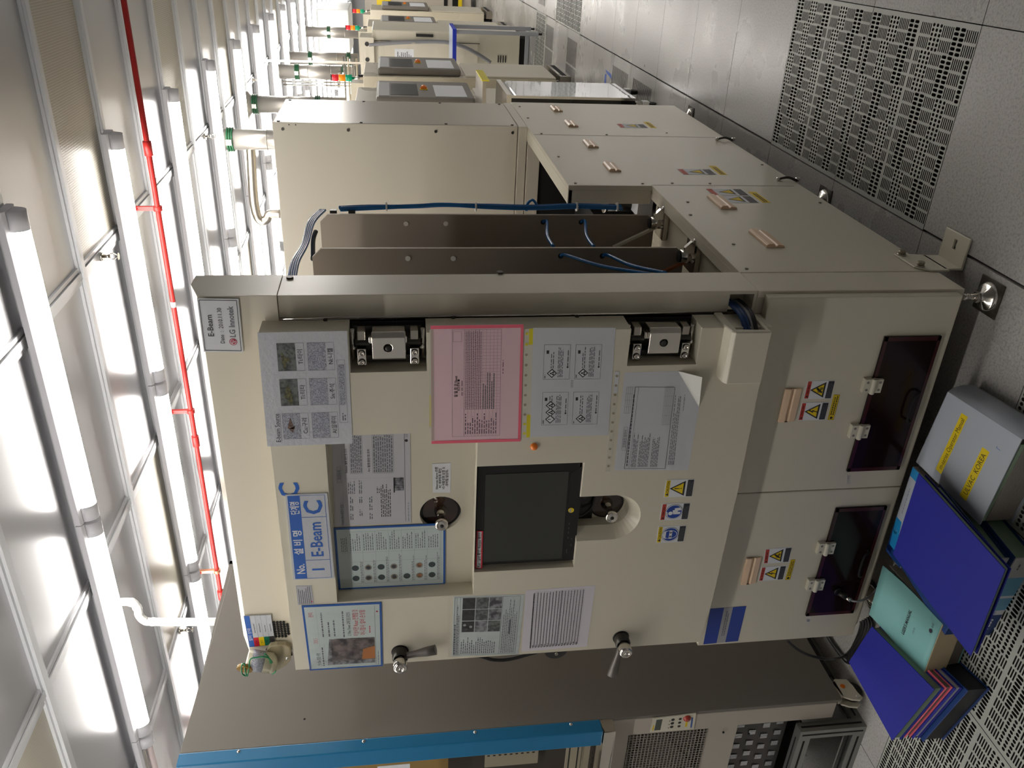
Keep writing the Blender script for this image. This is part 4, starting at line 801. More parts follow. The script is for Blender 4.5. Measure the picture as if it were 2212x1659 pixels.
# ethernet note
s = Sheet(q('y', YR_, (933.7, 1001.8), (974.4, 1000), (972.8, 1063.6), (935.3, 1063.6)), white, .0005)
for k, tx in enumerate(('Ethernet Alarm 관련', 'PC 재부팅후 확인', 'V3 비활성화 요청 소', '-장비팀 담당자-')): s.text(tx, .5, .22 + k * .19, .13, ink, .008, wmax=.8)
tag(s.build('ethernet_note'), 'small white note about an Ethernet alarm above the upper viewport', 'note')
# picture sheet and table sheet at lower left
c = ((979.9, 1288), (1132.9, 1284), (1119, 1413.3), (975.8, 1417.4)); s = Sheet(q('y', YD, *c), mat('pale_green_paper', (196, 206, 204), .35, coat=.3), .0008); g = inkg
s.frame(.02, .02, .98, .95, .0008, ink); s.line(.02, .05, .98, .05, .0006, ink); s.greek(.03, .02, .6, .045, 1, g, .8); s.greek(.03, .055, .9, .09, 2, g, .6); s.line(.02, .1, .98, .1, .0006, ink)
for r in range(3):
    for k in range(3): s.rect(.41 + k * .19, .13 + r * .19, .59 + k * .19, .31 + r * .19, [mat('dark_grey_print', (56, 56, 60), .3, noise=(70, .2, (20, 20, 22))), photo1, photo5][(r + (k > 0) * r) % 3 if r else 0])
for (u, v) in ((.46, .19), (.50, .26), (.53, .17)): s.disc(u, v, .02, photo1, .001, 12)
s.greek(.04, .12, .34, .64, 17, g, .4, .5); s.line(.02, .70, .98, .70, .0008, ink); s.greek(.04, .72, .95, .93, 8, g, .35, .3); s.grid(.02, .7, .98, .93, 4, 12, .0003, inklt); s.rect(.36, .82, .60, .845, inkg)
o = tag(s.build('picture_sheet'), 'sheet with nine grey pictures taped at the left of the door, beside the table sheet', 'document'); sleeve(o, 'y', YD - .0008, (968, 1419), (968, 1289), (1136, 1285), (1121, 1414))
s = Sheet(q('y', YD, (1135.3, 1275), (1285.9, 1264.4), (1268, 1396), (1126.4, 1407.6)), mat('plain_log_paper', (204, 200, 206), .55), .0006); s.grid(.05, .14, .96, .86, 34, 16, .00035, inklt); s.greek(.05, .115, .96, .14, 1, ink, .7, .02, .012); s.greek(.06, .16, .96, .86, 16, inkg, .25, .02, .008); s.line(.05, .52, .96, .52, .0008, inkg)
for k in range(16): s.greek(.05, .155 + k * .044, .11, .17 + k * .044, 1, inkg, .9)
tag(s.build('log_table_sheet'), 'plain paper sheet filled with a fine table, lower left of the door', 'document')
# ================================================================ grey cabinet at the left
G = thing('process_cabinet', 'tall taupe grey cabinet with a blue trimmed front, left of the beige machine', 'machine', (-2.1, 0, 0))
XG = -1.60; YG = -.45
b = MB(); b.prism([(YG, .10), (-.176, .10), (.50, .10), (.50, 2.33), (.47, 2.36), (YG, 2.385)], 'x', XG - .012, XG, greymach); sd = b.build('side_panel', G, .002)
b = MB(); b.box((-2.6, YG + .02, 2.35), (XG - .012, .5, 2.38), greymach); b.box((-2.62, YG, .3), (-2.6, .5, 2.38), greymach); b.box((-2.6, .48, .475), (XG - .012, .5, 2.38), greymach); b.box((-2.6, YG + .1, .44), (XG - .012, .47, .475), greymach); b.build('cabinet_shell', G)
b = MB(); b.box((-1.69, YG - .002, .12), (XG - .012, YG + .03, .965), greypanel); b.box((-2.6, YG + .005, .475), (-1.69, YG + .02, .965), greypanel); fp = b.build('front_panel', G, .002)
cut(fp, MB().box((-2.3, YG - .05, .588), (-1.702, YG + .05, .88), greypanel))
g = MB(); gm = mat('grille_wire', (150, 144, 134), .5)
for k in range(46): g.box((-2.3 + k * .013, YG + .004, .588), (-2.2975 + k * .013, YG + .007, .88), gm)
for k in range(23): g.box((-2.3, YG + .003, .588 + k * .013), (-1.702, YG + .006, .5905 + k * .013), gm)
g.build('grille', fp); b = MB(); b.box((-2.31, YG + .09, .58), (-1.69, YG + .1, .89), mat('grille_back', (104, 100, 94), .6)); b.tube([(-1.72, YG + .06, .84), (-1.8, YG + .07, .80), (-1.95, YG + .07, .83), (-2.1, YG + .06, .7)], .006, hosek, 8); b.tube([(-1.72, YG + .06, .66), (-1.8, YG + .07, .70), (-1.95, YG + .07, .6)], .006, hosek, 8); b.build('grille_back', fp)
b = MB()
for x, z in ((-1.72, .53), (-1.70, .94), (-1.74, .43)): b.cyl((x, YG - .004, z), (x, YG, z), .004, gap, 10)
b.build('panel_screws', fp)
s = Sheet(q('y', YG - .002, (1411, 1550), (1503, 1539), (1498, 1573), (1404, 1580)), mat('ivory_keypad', (206, 202, 184), .35), .004); s.rect(.12, .08, .88, .22, mat('lcd_grey', (70, 74, 66), .2)); s.rect(.12, .03, .5, .06, yel)
for k in range(3):
    s.disc(.28 + k * .24, .47, .085, ink, .0006, 16); s.disc(.28 + k * .24, .64, .075, ink, .0006, 16); s.disc(.22 + k * .24, .40, .03, ink, .0006, 10)
s.rect(.2, .78, .62, .83, yel); s.greek(.12, .9, .9, .95, 1, inkb, .8)
kp = s.build('control_panel', G); p = s.p(.76, .80); b = MB(); b.lathe(p, (0, -1, 0), [(0, .014), (.003, .014), (.004, .010), (.009, .009), (.010, .001)], mat('red_button', (170, 52, 40), .3), 20); b.build('red_button', kp)
# blue frame
b = MB(); b.box((-1.672, -.50, .995), (XG + .001, YG - .0, 2.387), blue); b.box((-2.6, -.50, 1.66), (-1.672, -.47, 2.387), blue) if 0 else None
bf = b.build('blue_frame_post', G, .004)
MB().box((-2.6, -.50, 2.26), (-1.672, YG, 2.387), blue).build('blue_frame_top', G, .003)
b = MB()
for z in (2.20, 1.80, 1.43, 1.10): b.lathe((XG + .001, -.462, z), (1, 0, 0), [(0, .006), (.003, .005), (.004, .001)], steel2, 12)
b.build('frame_screws', bf)
# interior bench
b = MB(); b.box((-2.6, -.2, 1.5), (-1.672, -.19, 2.26), mat('mustard_panel', (150, 122, 66), .6)); b.box((-2.6, -.2, 1.0), (-1.672, -.19, 1.5), mat('dim_backwall', (60, 54, 46), .6)); b.box((-2.6, YG + .01, .97), (XG - .012, -.19, .99), steel); it = b.build('interior_panel', G)
b = MB(); b.box((-2.1, -.23, 1.15), (-1.672, -.225, 1.36), mat('pegboard', (150, 142, 122), .5))
for i in range(12):
    for k in range(9): b.box((-1.70 - i * .03, -.2315, 1.165 + k * .022), (-1.705 - i * .03, -.2305, 1.175 + k * .022), gap)
b.build('pegboard', G)
b = MB()
for k in range(5): b.cyl((-1.72 - k * .03, -.30, 1.38), (-1.72 - k * .03, -.30, 1.5), .006, steel2, 10); b.tube([(-1.7 - k * .02, -.3, 1.5), (-1.73 - k * .03, -.32, 1.42), (-1.72 - k * .02, -.31, 1.36)], .003, whitep, 6)
b.build('glassware_tubes', G)
b = MB(); b.box((-1.95, -.43, 1.01), (-1.70, -.40, 1.03), MATS['pegboard']); b.box((-1.95, -.44, 1.045), (-1.70, -.435, 1.10), MATS['pegboard']); b.box((-1.93, -.4405, 1.055), (-1.72, -.4395, 1.09), gap); b.box((-1.92, -.441, 1.06), (-1.73, -.440, 1.085), MATS['pegboard']); b.build('drawer_front', G)
s = Sheet([V((-2.1, -.4505, 1.76)), V((-1.745, -.4505, 1.76)), V((-1.745, -.4505, 1.65)), V((-2.1, -.4505, 1.65))], white, .001); s.greek(.6, .2, .95, .5, 2, ink); s.disc(.85, .75, .03, mat('logo_red', (158, 30, 60), .4)); s.build('notice_card', G)
b = MB(); b.box((-2.6, -.505, .952), (XG + .0, YG - .003, .992), steel2); b.prism([(-.505, .992), (-.452, .992), (-.452, .998)], 'x', -2.6, XG, steel2); b.build('steel_sill', G, .002)
MB().box((-1.64, -.506, .955), (-1.605, -.5055, .99), ink) if 0 else None
MB().cyl((XG + .0005, -.353, 2.0), (XG - .002, -.353, 2.0), .004, gap, 10).build('side_hole', sd)
# caster
def caster(x, y, par, m=cream, r=.035, nm='caster'):
    b = MB(); b.cyl((x - .014, y, r), (x + .014, y, r), r, rubber, 24); w = b.build(nm, par)
    b = MB(); prof = [(x, z) for x, z in ((y - .05, .062), (y - .035, .09), (y + .03, .10), (y + .045, .085), (y + .04, .04), (y + .01, .03), (y - .02, .028), (y - .045, .02), (y - .055, .035))]
    b.prism(prof, 'x', x + .015, x + .022, m); b.prism(prof, 'x', x - .022, x - .015, m); b.box((x - .022, y - .03, .088), (x + .022, y + .035, .10), m); b.cyl((x + .022, y - .04, .036), (x + .026, y - .04, .036), .008, steel2, 12); b.cyl((x + .022, y + .01, .07), (x + .024, y + .01, .07), .009, ora, 12); b.build('fork', w)
caster(-1.625, -.40, G); caster(-1.625, .42, G)
b = MB(); b.box((-1.70, -.30, .06), (-1.64, .45, .10), dark); b.build('base_rail', G)
# ---- aluminium profile frame on the floor, left edge
A_ = thing('aluminium_frame', 'low frame of slotted aluminium profile standing on the floor at the left edge', 'frame', (-1.95, -.4, 0))
def prof(a, c, par):
    b = MB(); b.box(a, c, alu); x0, y0, z0 = [min(a[i], c[i]) for i in range(3)]; x1, y1, z1 = [max(a[i], c[i]) for i in range(3)]; d = [x1 - x0, y1 - y0, z1 - z0]; k = d.index(max(d)); cx, cy, cz = (x0 + x1) / 2, (y0 + y1) / 2, (z0 + z1) / 2
    if k == 0: b.box((x0 + .01, y0 - .0006, cz - .004), (x1 - .01, y0, cz + .004), gap); b.box((x0 + .01, cy - .004, z1), (x1 - .01, cy + .004, z1 + .0006), gap)
    if k == 2: b.box((cx - .004, y0 - .0006, z0 + .01), (cx + .004, y0, z1 - .01), gap); b.box((x1, cy - .004, z0 + .01), (x1 + .0006, cy + .004, z1 - .01), gap)
    if k == 1: b.box((cx - .004, y0 + .01, z1), (cx + .004, y1 - .01, z1 + .0006), gap); b.box((x1, y0 + .01, cz - .004), (x1 + .0006, y1 - .01, cz + .004), gap)
    return b.build('profile_bar', par, .001)
ya = -.49
for a, c in (((-1.745, ya, 0), (-1.705, ya + .04, .255)), ((-2.4, ya, .0), (-1.745, ya + .04, .045)), ((-2.4, ya, .21), (-1.745, ya + .04, .255)), ((-1.745, ya + .04, .0), (-1.705, ya + .5, .04)), ((-2.4, ya, .045), (-2.36, ya + .04, .21)), ((-1.745, ya + .5, 0), (-1.705, ya + .54, .255)), ((-2.4, ya + .5, .0), (-1.745, ya + .54, .04))): prof(a, c, A_)
MB().box((-2.4, ya + .42, .045), (-1.75, ya + .43, .5), mat('frame_back_sheet', (120, 112, 104), .5)).build('back_sheet', A_)
b = MB(); b.box((-2.38, ya + .05, .20), (-1.76, ya + .40, .206), dark); b.build('inner_shelf', A_)
t = thing('reflecting_steel_sheet', 'dark steel sheet painted with rows of bright square reflections behind the aluminium frame', 'sheet', (-2.0, -.3, .3))
b = MB(); b.hull([V((-2.5, -.42, .27)), V((-1.70, -.42, .27)), V((-1.70, -.415, .27)), V((-2.5, -.415, .27))], [V((-2.5, -.40, .47)), V((-1.70, -.40, .47)), V((-1.70, -.395, .47)), V((-2.5, -.395, .47))], mat('dark_steel_sheet', (84, 82, 80), .35, .8)); sp_ = mat('painted_reflection', (205, 206, 210), .3, .6)  # bright patches are reflections, modelled as pale strips on the sheet
for i in range(9):
    for k in range(4):
        x = -1.74 - i * .058 - (k % 2) * .02; z = .285 + k * .047
        for j in range(4): b.box((x + j * .006, -.4225 + (z - .27) * .1, z), (x + j * .006 + .004, -.4215 + (z - .27) * .1, z + .026), sp_)
b.build('sheet_body', t)
# ---- cables on the floor between the machines
t = thing('floor_cables', 'bunch of black cables lying on the floor between the two cabinets', 'cable', (-1.42, -.3, .01), 'loose cables')
fl = lambda x, y, z=.012: at(x, y, 'z', z)
for k in range(5): MB().tube([fl(1880 - k * 5, 1330 + k * 3), fl(1884 - k * 6, 1352), fl(1872 - k * 5, 1378), fl(1850 - k * 4, 1402 + k * 2), fl(1826 - k * 3, 1425 - k * 3), (-1.6, .1 + .05 * k, .02)], .006 + .001 * (k % 2), hosek, 8).build('cable', t)
t = thing('hanging_cable', 'single black cable curving from the beige cabinet down to the floor beside the grey cabinet', 'cable', (-1.38, -.3, .2))
MB().tube([at(1702, 1385, 'x', -1.34), at(1722, 1402, 'x', -1.38), at(1750, 1416, 'x', -1.42), at(1790, 1424, 'x', -1.44), fl(1826, 1415), fl(1852, 1385)], .005, hosek, 8).build('cable', t)
t = thing('sensor_plug', 'grey plug with a black lead clipped over the left red acrylic window', 'plug', at(1830, 1290, 'y', -.43))
a = at(1812, 1280, 'y', -.425); e = at(1838, 1297, 'y', -.45)
b = MB(); b.cyl(a, a.lerp(e, .6), .009, darkmetal, 16); b.cyl(a.lerp(e, .6), e, .007, steel2, 16); b.cyl(a - V((0, -.01, 0)), a, .014, black, 16); b.build('plug_body', t)
MB().tube([e, at(1848, 1299, 'y', -.46), at(1862, 1297, 'y', -.46), at(1878, 1289, 'y', -.45), at(1890, 1277, 'y', -.43), (-1.02, -.40, .03)], .0035, hoseg, 8).build('lead', t)
t = T
MB().tube([at(995, 1410, 'y', -.39), at(1040, 1418, 'y', -.39), at(1065, 1425, 'y', -.39), at(1100, 1424, 'y', -.39), at(1160, 1408, 'y', -.39)], .006, hosek, 8).build('cable', t)
c = at(1200, 1418, 'y', -.37); b = MB(); b.cyl(c + V((.03, .0, 0)), c + V((.03, .012, 0)), .04, mat('dark_disc', (52, 50, 48), .4), 30); b.cyl(c + V((0.02, -.01, 0)), c + V((.02, 0, 0)), .006, steel2, 12); b.build('round_knob_disc', T)
# ================================================================ binders and manuals on the floor
def book(name, lb, quadpx, ztop, h, cover, pg, spine=None, group=None, cat='binder', gapz=.004, inset=.006, open_=0, pages_in=.004):
    """bound volume: cover boards top and bottom, page block, spine"""
    c = [at(p[0], p[1], 'z', ztop) for p in quadpx]; dn = V((0, 0, -1)); t = thing(name, lb, cat, (c[0] + c[2]) / 2 + dn * h, group)
    def ring(z, ins, side=None):
        cen = (c[0] + c[1] + c[2] + c[3]) / 4; return [V((p.x, p.y, 0)).lerp(V((cen.x, cen.y, 0)), ins) + V((0, 0, z)) for p in c]
    MB().hull(ring(ztop, 0), ring(ztop - gapz, 0), cover).build('front_cover', t, .001); MB().hull(ring(ztop - h, 0), ring(ztop - h + gapz, 0), cover).build('back_cover', t, .001)
    MB().hull(ring(ztop - gapz, .04), ring(ztop - h + gapz, .04), pg).build('page_block', t)
    if spine is not None:
        i, j = spine[0], (spine[0] + 1) % 4; a, e = c[i], c[j]; n = (a - e).cross(V((0, 0, 1))).normalized(); cen = (c[0] + c[2]) / 2
        if n.dot(a - cen) < 0: n = -n
        b = MB(); b.hull([a, e, e - V((0, 0, h)), a - V((0, 0, h))], [p + n * .004 for p in (a, e, e - V((0, 0, h)), a - V((0, 0, h)))], spine[1]); t['_s'] = 0; del t['_s']; so = b.build('spine', t, .001); return t, c, (a, e, n, so)
    return t, c, None
def shq(c, order): return [c[i] for i in order]
# pixel order: reading order TL,TR,BR,BL of the cover
# lower PLUS binders
def plus(name, lb, z0, h, dx=0, dy=0, ang=0):
    t = thing(name, lb, 'binder', (-.72, -.64, z0), 'blue and white ring binders lying under the blue folder'); x0, x1, y0, y1 = -.915 + dx, -.595 + dx, -.825 + dy, -.555 + dy; rz = ang
    cc = ((x0 + x1) / 2, (y0 + y1) / 2, 0)
    MB().box((x0, y0, z0 + h - .003), (x1, y1, z0 + h), navy, rz, cc).build('front_cover', t, .001); MB().box((x0, y0, z0), (x1, y1, z0 + .003), navy, rz, cc).build('back_cover', t, .001); MB().box((x0 + .006, y0 + .004, z0 + .003), (x1 - .008, y1 - .01, z0 + h - .006), pagesg, rz, cc).build('page_block', t)
    b = MB(); bands = ((0, .28, navy), (.28, .34, white), (.34, .50, mat('sky_band', (110, 168, 200), .4)), (.50, .53, white), (.53, .76, MATS['sky_band']), (.76, 1.0, mat('spine_white', (190, 190, 188), .4)))
    for u0, u1, m in bands: b.box((x0 + (x1 - x0) * u0, y0 - .003, z0), (x0 + (x1 - x0) * u1, y0, z0 + h), m, rz, cc)
    so = b.build('spine', t); Mz = Matrix.Rotation(rz, 3, 'Z'); ce = V(cc); tr = lambda x, z: Mz @ (V((x, y0 - .0032, z)) - ce) + ce
    s = Sheet([tr(x0, z0 + h), tr(x1, z0 + h), tr(x1, z0), tr(x0, z0)], navy, .0001); s.mb = MB(); s.text('PLUS', .16, .5, .34, white, .02, wmax=.14); s.greek(.86, .3, .94, .42, 1, inkg); s.text('A-4', .31, .5, .2, inkb, wmax=.04); s.build('spine_print', so)
    return t
plus('ring_binder', 'blue and white ring binder lying at the bottom of the middle stack', 0, .062, .0, .0, -.12); plus('ring_binder', 'blue and white ring binder lying second from the floor in the middle stack', .064, .058, -.01, .02, -.14)
t = thing('paper_folder', 'thin dark blue folder with green tinted pages between the ring binders and the top folder', 'folder', (-.72, -.68, .124))
MB().box((-.86, -.83, .124), (-.575, -.56, .128), navy, -.1).build('back_cover', t, .001); MB().box((-.85, -.82, .128), (-.58, -.57, .144), pagesg, -.1).build('page_block', t); MB().box((-.86, -.83, .145), (-.575, -.56, .149), bluebook, -.09).build('front_cover', t, .001)
# big blue folder on top
zc = .175; c = [at(x, y, 'z', zc) for x, y in ((1928.5, 1196.9), (1984, 1021.6), (2170.6, 1230.4), (2095.9, 1418))]
t = thing('blue_folder', 'large cobalt blue folder lying on top of the middle binder stack', 'folder', (c[0] + c[2]) / 2 - V((0, 0, .02)))
MB().hull(c, [p - V((0, 0, .003)) for p in c], bluebook).build('front_cover', t, .001); cen = (c[0] + c[2]) / 2
MB().hull([p.lerp(cen, .03) - V((0, 0, .003)) for p in c], [p.lerp(cen, .05) - V((0, 0, .018)) for p in c], pagesg).build('page_block', t); MB().hull([p.lerp(cen, .02) - V((0, 0, .019)) for p in c], [p.lerp(cen, .02) - V((0, 0, .022)) for p in c], bluebook).build('back_cover', t)
# binder peeping out above it
t = thing('product_binder', 'white and light blue binder showing behind the large blue folder', 'binder', (-.75, -.47, .1)); zz = .115
cc = [at(x, y, 'z', zz) for x, y in ((1913.5, 1189), (1972, 1008))]; cc += [cc[1] + V((.0, -.085, 0)), cc[0] + V((0, -.085, 0))]
MB().hull(cc, [p - V((0, 0, .003)) for p in cc], whiteb).build('front_cover', t); MB().hull([p - V((0, 0, .003)) for p in cc], [p - V((0, 0, .114)) for p in cc], pages).build('page_block', t)
s = Sheet(cc, whiteb, .0004); s.rect(0, 0, .1, 1, navy); s.rect(.0, .0, .38, .3, navy); s.poly([(.1, .1), (.42, 0), (.42, .35), (.1, .5)], mat('cyan_print', (20, 130, 190), .4)); s.rect(.9, 0, 1, .4, MATS['cyan_print']); s.disc(.28, .18, .03, white); s.greek(.5, .2, .85, .24, 1, inkg); s.build('cover_print', t)
# white binder
zw = .10; c = [at(x, y, 'z', zw) for x, y in ((1978.8, 997.5), (2047.7, 846), (2207.8, 949), (2116.6, 1133.8))]
t = thing('white_binder', 'white ring binder with two yellow handwritten labels on its cover, right end of the pile', 'binder', (c[0] + c[2]) / 2 - V((0, 0, zw)))
MB().hull(c, [p - V((0, 0, .003)) for p in c], whiteb).build('front_cover', t, .002); cb0 = [p + V((0, 0, -zw + .003)) for p in c]; MB().hull(cb0, [p - V((0, 0, .003)) for p in cb0], whiteb).build('back_cover', t, .002)
cen = (c[0] + c[2]) / 2; hb_ = [p.lerp(cen, .05) for p in c]; hb_[1] = c[1].lerp(c[0], .06); hb_[2] = c[2].lerp(c[3], .06)
MB().hull([p - V((0, 0, .02)) for p in hb_], [p - V((0, 0, zw - .004)) for p in hb_], pages).build('page_block', t); MB().hull([p - V((0, 0, .006)) for p in hb_], [p - V((0, 0, .018)) for p in hb_], pagesg).build('page_block', t)
n_ = (c[1] - c[0]).normalized(); a, e = c[1], c[2]
b = MB(); b.prism([], 'x', 0, 0, white) if 0 else None
pr = [(0, 0), (.014, -.012), (.022, -.035), (.022, -.065), (.014, -.088), (0, -.10)]; vs = [a + n_ * u + V((0, 0, v)) for u, v in pr] + [e + n_ * u + V((0, 0, v)) for u, v in pr]; k = len(pr)
b.add(vs, [(i, i + 1, k + i + 1, k + i) for i in range(k - 1)] + [tuple(range(k)), tuple(range(k, 2 * k))], whiteb, True); b.build('spine', t)
s = Sheet(c, whiteb, .0004); s.rect(.12, .27, .88, .36, mat('note_yellow', (222, 196, 24), .5)); s.text('m-series Operator Manual', .5, .315, .055, ink, -.002, wmax=.66); s.rect(.09, .66, .70, .755, MATS['note_yellow']); s.text('ULVAC  KOREA', .4, .71, .06, ink, -.002, wmax=.5); s.rect(.78, .80, .785, .85, inkb); s.rect(.785, .80, .80, .805, inkb); s.build('cover_label', t)
# cyan manual
zc2 = .128; h2 = .122; c = [at(x, y, 'z', zc2) for x, y in ((1886.8, 1326.7), (1916.8, 1221.6), (2032, 1347.4), (1987, 1466))]
t = thing('cyan_manual', 'thick pale cyan deposition equipment manual with a tan spine, between the blue folders', 'book', (c[0] + c[2]) / 2 - V((0, 0, h2)))
nx = 12; vs = []; 
for j in range(nx + 1):
    v = j / nx; lift = .02 * (1 - v) ** 3
    for u in (0, 1): p = c[0].lerp(c[1], u).lerp(c[3].lerp(c[2], u), v) + V((0, 0, lift - .004)); vs.append(p)
b = MB(); top = vs; bot = [p - V((0, 0, .003)) for p in vs]; m_ = len(vs)
b.add(top + bot, [(2 * j, 2 * j + 1, 2 * j + 3, 2 * j + 2) for j in range(nx)] + [(m_ + 2 * j, m_ + 2 * j + 2, m_ + 2 * j + 3, m_ + 2 * j + 1) for j in range(nx)] + [(2 * j, 2 * j + 2, m_ + 2 * j + 2, m_ + 2 * j) for j in range(nx)] + [(2 * j + 1, m_ + 2 * j + 1, m_ + 2 * j + 3, 2 * j + 3) for j in range(nx)] + [(0, m_, m_ + 1, 1), (2 * nx, 2 * nx + 1, m_ + 2 * nx + 1, m_ + 2 * nx)], cyanb, True); b.build('front_cover', t)
cen = (c[0] + c[2]) / 2; bc = [p - V((0, 0, h2 - .004)) for p in c]; tp = [p - V((0, 0, .0075)) for p in c]
tp2 = [p.copy() for p in tp]; fwd = (c[3] - c[0]).normalized(); bc2 = [bc[0] - fwd * -.01, bc[1] + fwd * .01, bc[2] - fwd * .012, bc[3] - fwd * .012]
MB().hull(tp, bc2, pages).build('page_block', t)
bc3 = [p - V((0, 0, .005)) for p in bc2]; MB().hull(bc2, bc3, cyanb).build('back_cover', t)
sd_ = [tp[3], tp[2], tp[2] - V((0, 0, .062)), tp[3] - V((0, 0, .062))]; MB().hull([p + fwd * -.004 for p in sd_], [p + fwd * .005 for p in (tp[3] + V((0, 0, .004)), tp[2] + V((0, 0, .004)), sd_[2], sd_[3])], tanp).build('spine_cloth', t)
s = Sheet([p + V((0, 0, .0)) for p in c], cyanb, .0002); s.mb = MB(); s.off = -.002; s.text('METAL E-BEAM', .5, .36, .05, ink, .012, wmax=.42); s.text('DEPOSITION EQUIPMENT', .5, .45, .05, ink, .012, wmax=.72); s.text("USER'S MANUAL", .5, .54, .05, ink, .012, wmax=.46); s.text('(3호기)', .5, .68, .022, inkg, wmax=.14); s.greek(.08, .30, .45, .32, 1, inkg, .8, .1) if 0 else s.text('Doc. No. B-0210', .22, .27, .02, inkg, wmax=.3); s.disc(.76, .9, .03, mat('seal_dark', (50, 40, 60), .5)); s.text('LG', .86, .9, .03, inkg, wmax=.07); s.build('cover_print', t)
# left folders
zl = .15; c = [at(x, y, 'z', zl) for x, y in ((1833, 1430), (1883, 1353), (2018, 1489.6), (1927, 1600))]; cen = (c[0] + c[2]) / 2
def flat(name, lb, z0, z1, cov, pg, dx=0, dy=0, sc=0, cat='folder'):
    t = thing(name, lb, cat, cen + V((0, 0, z0 - cen.z)), 'folders in the left stack'); q4 = [V((p.x + dx, p.y + dy, 0)).lerp(V((cen.x + dx, cen.y + dy, 0)), sc) for p in c]; R3 = lambda z, i=0: [p.lerp(V((cen.x + dx, cen.y + dy, 0)), i) + V((0, 0, z)) for p in q4]
    MB().hull(R3(z1), R3(z1 - .003), cov).build('front_cover', t, .001); MB().hull(R3(z0 + .003), R3(z0), cov).build('back_cover', t, .001); MB().hull(R3(z1 - .003, .04), R3(z0 + .003, .04), pg).build('page_block', t); return t
flat('blue_folder', 'cobalt blue folder on top of the left stack, partly under the cyan manual', .118, zl, bluebook, pagesg)
flat('pink_folder', 'thin folder edged in pink in the left stack', .096, .1165, pinkb, pages, .012, -.01, .03); flat('clear_folder', 'thin blue folder with white pages under the pink one in the left stack', .072, .094, bluebook, white, .014, -.016, .02)
flat('black_ring_binder', 'thick black ring binder with blue edges at the bottom of the left stack', 0, .07, navy, blk, .02, -.03, 0, 'binder')
# ================================================================ things along the far aisle
def tower(x, y, z, par):
    b = MB(); b.cyl((x, y, z), (x, y, z + .10), .012, steel2, 12); b.build('light_stem', par)
    for k, m in enumerate((mat('signal_green', (10, 150, 110), .25, emit=.25), mat('signal_amber', (240, 140, 20), .25, emit=.3), mat('signal_red', (216, 40, 50), .25, emit=.3))): MB().cyl((x, y, z + .10 + k * .06), (x, y, z + .157 + k * .06), .03, m, 18).build(('green_light', 'amber_light', 'red_light')[k], par)
    MB().cyl((x, y, z + .28), (x, y, z + .286), .031, black, 18).build('light_cap', par)
def farmachine(y0, y1, lb, ht=1.95, x=-.37, wd=1.6, tw=True, dark_z=(.12, 1.0)):
    t = thing('process_machine', lb, 'machine', (x - wd / 2, (y0 + y1) / 2, 0), 'cream machines in the row along the aisle')
    MB().prism([(y0, .14), (y1, .14), (y1, ht), (y0, ht)], 'x', x - wd, x - .02, beige2).build('cabinet_body', t, .006)
    b = MB(); b.box((x - .06, y0 + .02, .14), (x, y1 - .02, .98), cream); d = b.build('lower_door', t, .01)
    b = MB(); b.box((x - wd + .2, y0 - .001, .5), (x - .3, y0, .515), gap); b.box((x - .25, y0 - .0012, .18), (x - .243, y0 - .0002, .95), gap); b.build('side_seam', t)
    b = MB(); b.prism([(y0 + .06, 1.02), (y1 - .04, 1.02), (y1 - .04, 1.77), (y0 + .06, 1.77)], 'x', x - .02, x + .045, greymach); cp = b.build('control_console', t, .02)
    b = MB(); b.box((x + .045, y0 + .14, 1.45), (x + .047, y1 - .2, 1.66), black); b.build('console_screen', cp)
    b = MB(); b.sphere((x + .05, (y0 + y1) / 2, 1.40), .028, ora, 14); b.box((x + .045, (y0 + y1) / 2 - .03, 1.37), (x + .05, (y0 + y1) / 2 + .03, 1.43), yel); b.build('stop_button', cp)
    MB().box((x + .045, y0 + .1, 1.08), (x + .049, y1 - .25, 1.32), white).build('console_sheet', cp); MB().box((x + .045, y0 + .1, 1.67), (x + .047, y1 - .15, 1.75), grl).build('console_notice', cp)
    s = Sheet([V((x - .35, y0, 1.60)), V((x - .15, y0, 1.60)), V((x - .15, y0, 1.44)), V((x - .35, y0, 1.44))], white, .002); s.rect(0, .7, 1, 1, yelclr); s.rect(0, 0, .3, .3, inkb); s.greek(.3, .3, .9, .6, 3, inkg); s.build('side_notice', t)
    b = MB(); b.box((x - .1, y0 + .1, .0), (x - .04, y0 + .16, .14), darkmetal); b.box((x - wd + .1, y0 + .05, .04), (x - .12, y1 - .05, .14), gap); b.box((x - .10, y0 + .05, .0), (x + .01, y1 - .03, .10), steel); b.box((x + .0, y0 + .1, .03), (x + .012, y1 - .1, .075), gap); b.build('base_plinth', t)
    MB().box((x - .45, y0 - .002, 1.02), (x - .28, y0, 1.05), gap).build('side_slot', t)
    b = MB(); b.box((x - .5, y0 + .1, ht), (x - .1, y0 + .5, ht + .12), beige); b.cyl((x - .06, y0 + .2, ht), (x - .06, y0 + .2, ht + .05), .02, black, 12); b.build('top_box', t)
    if tw: tower(x - .05, y0 + .05, ht + .0, t)
    return t
m2 = farmachine(4.15, 5.0, 'cream process machine with a grey console, first behind the tall beige cabinet', 1.93, -.40)
m3 = farmachine(5.6, 6.45, 'cream process machine with a grey console, second in the far row', 1.90, -.40)
m5 = farmachine(9.75, 10.7, 'cream process machine with a grey console, beyond the blue topped table', 1.95, -.40); m6 = farmachine(12.2, 13.2, 'cream process machine with a grey console, farthest of the row', 1.95, -.40)
tag(m2, None, None); 
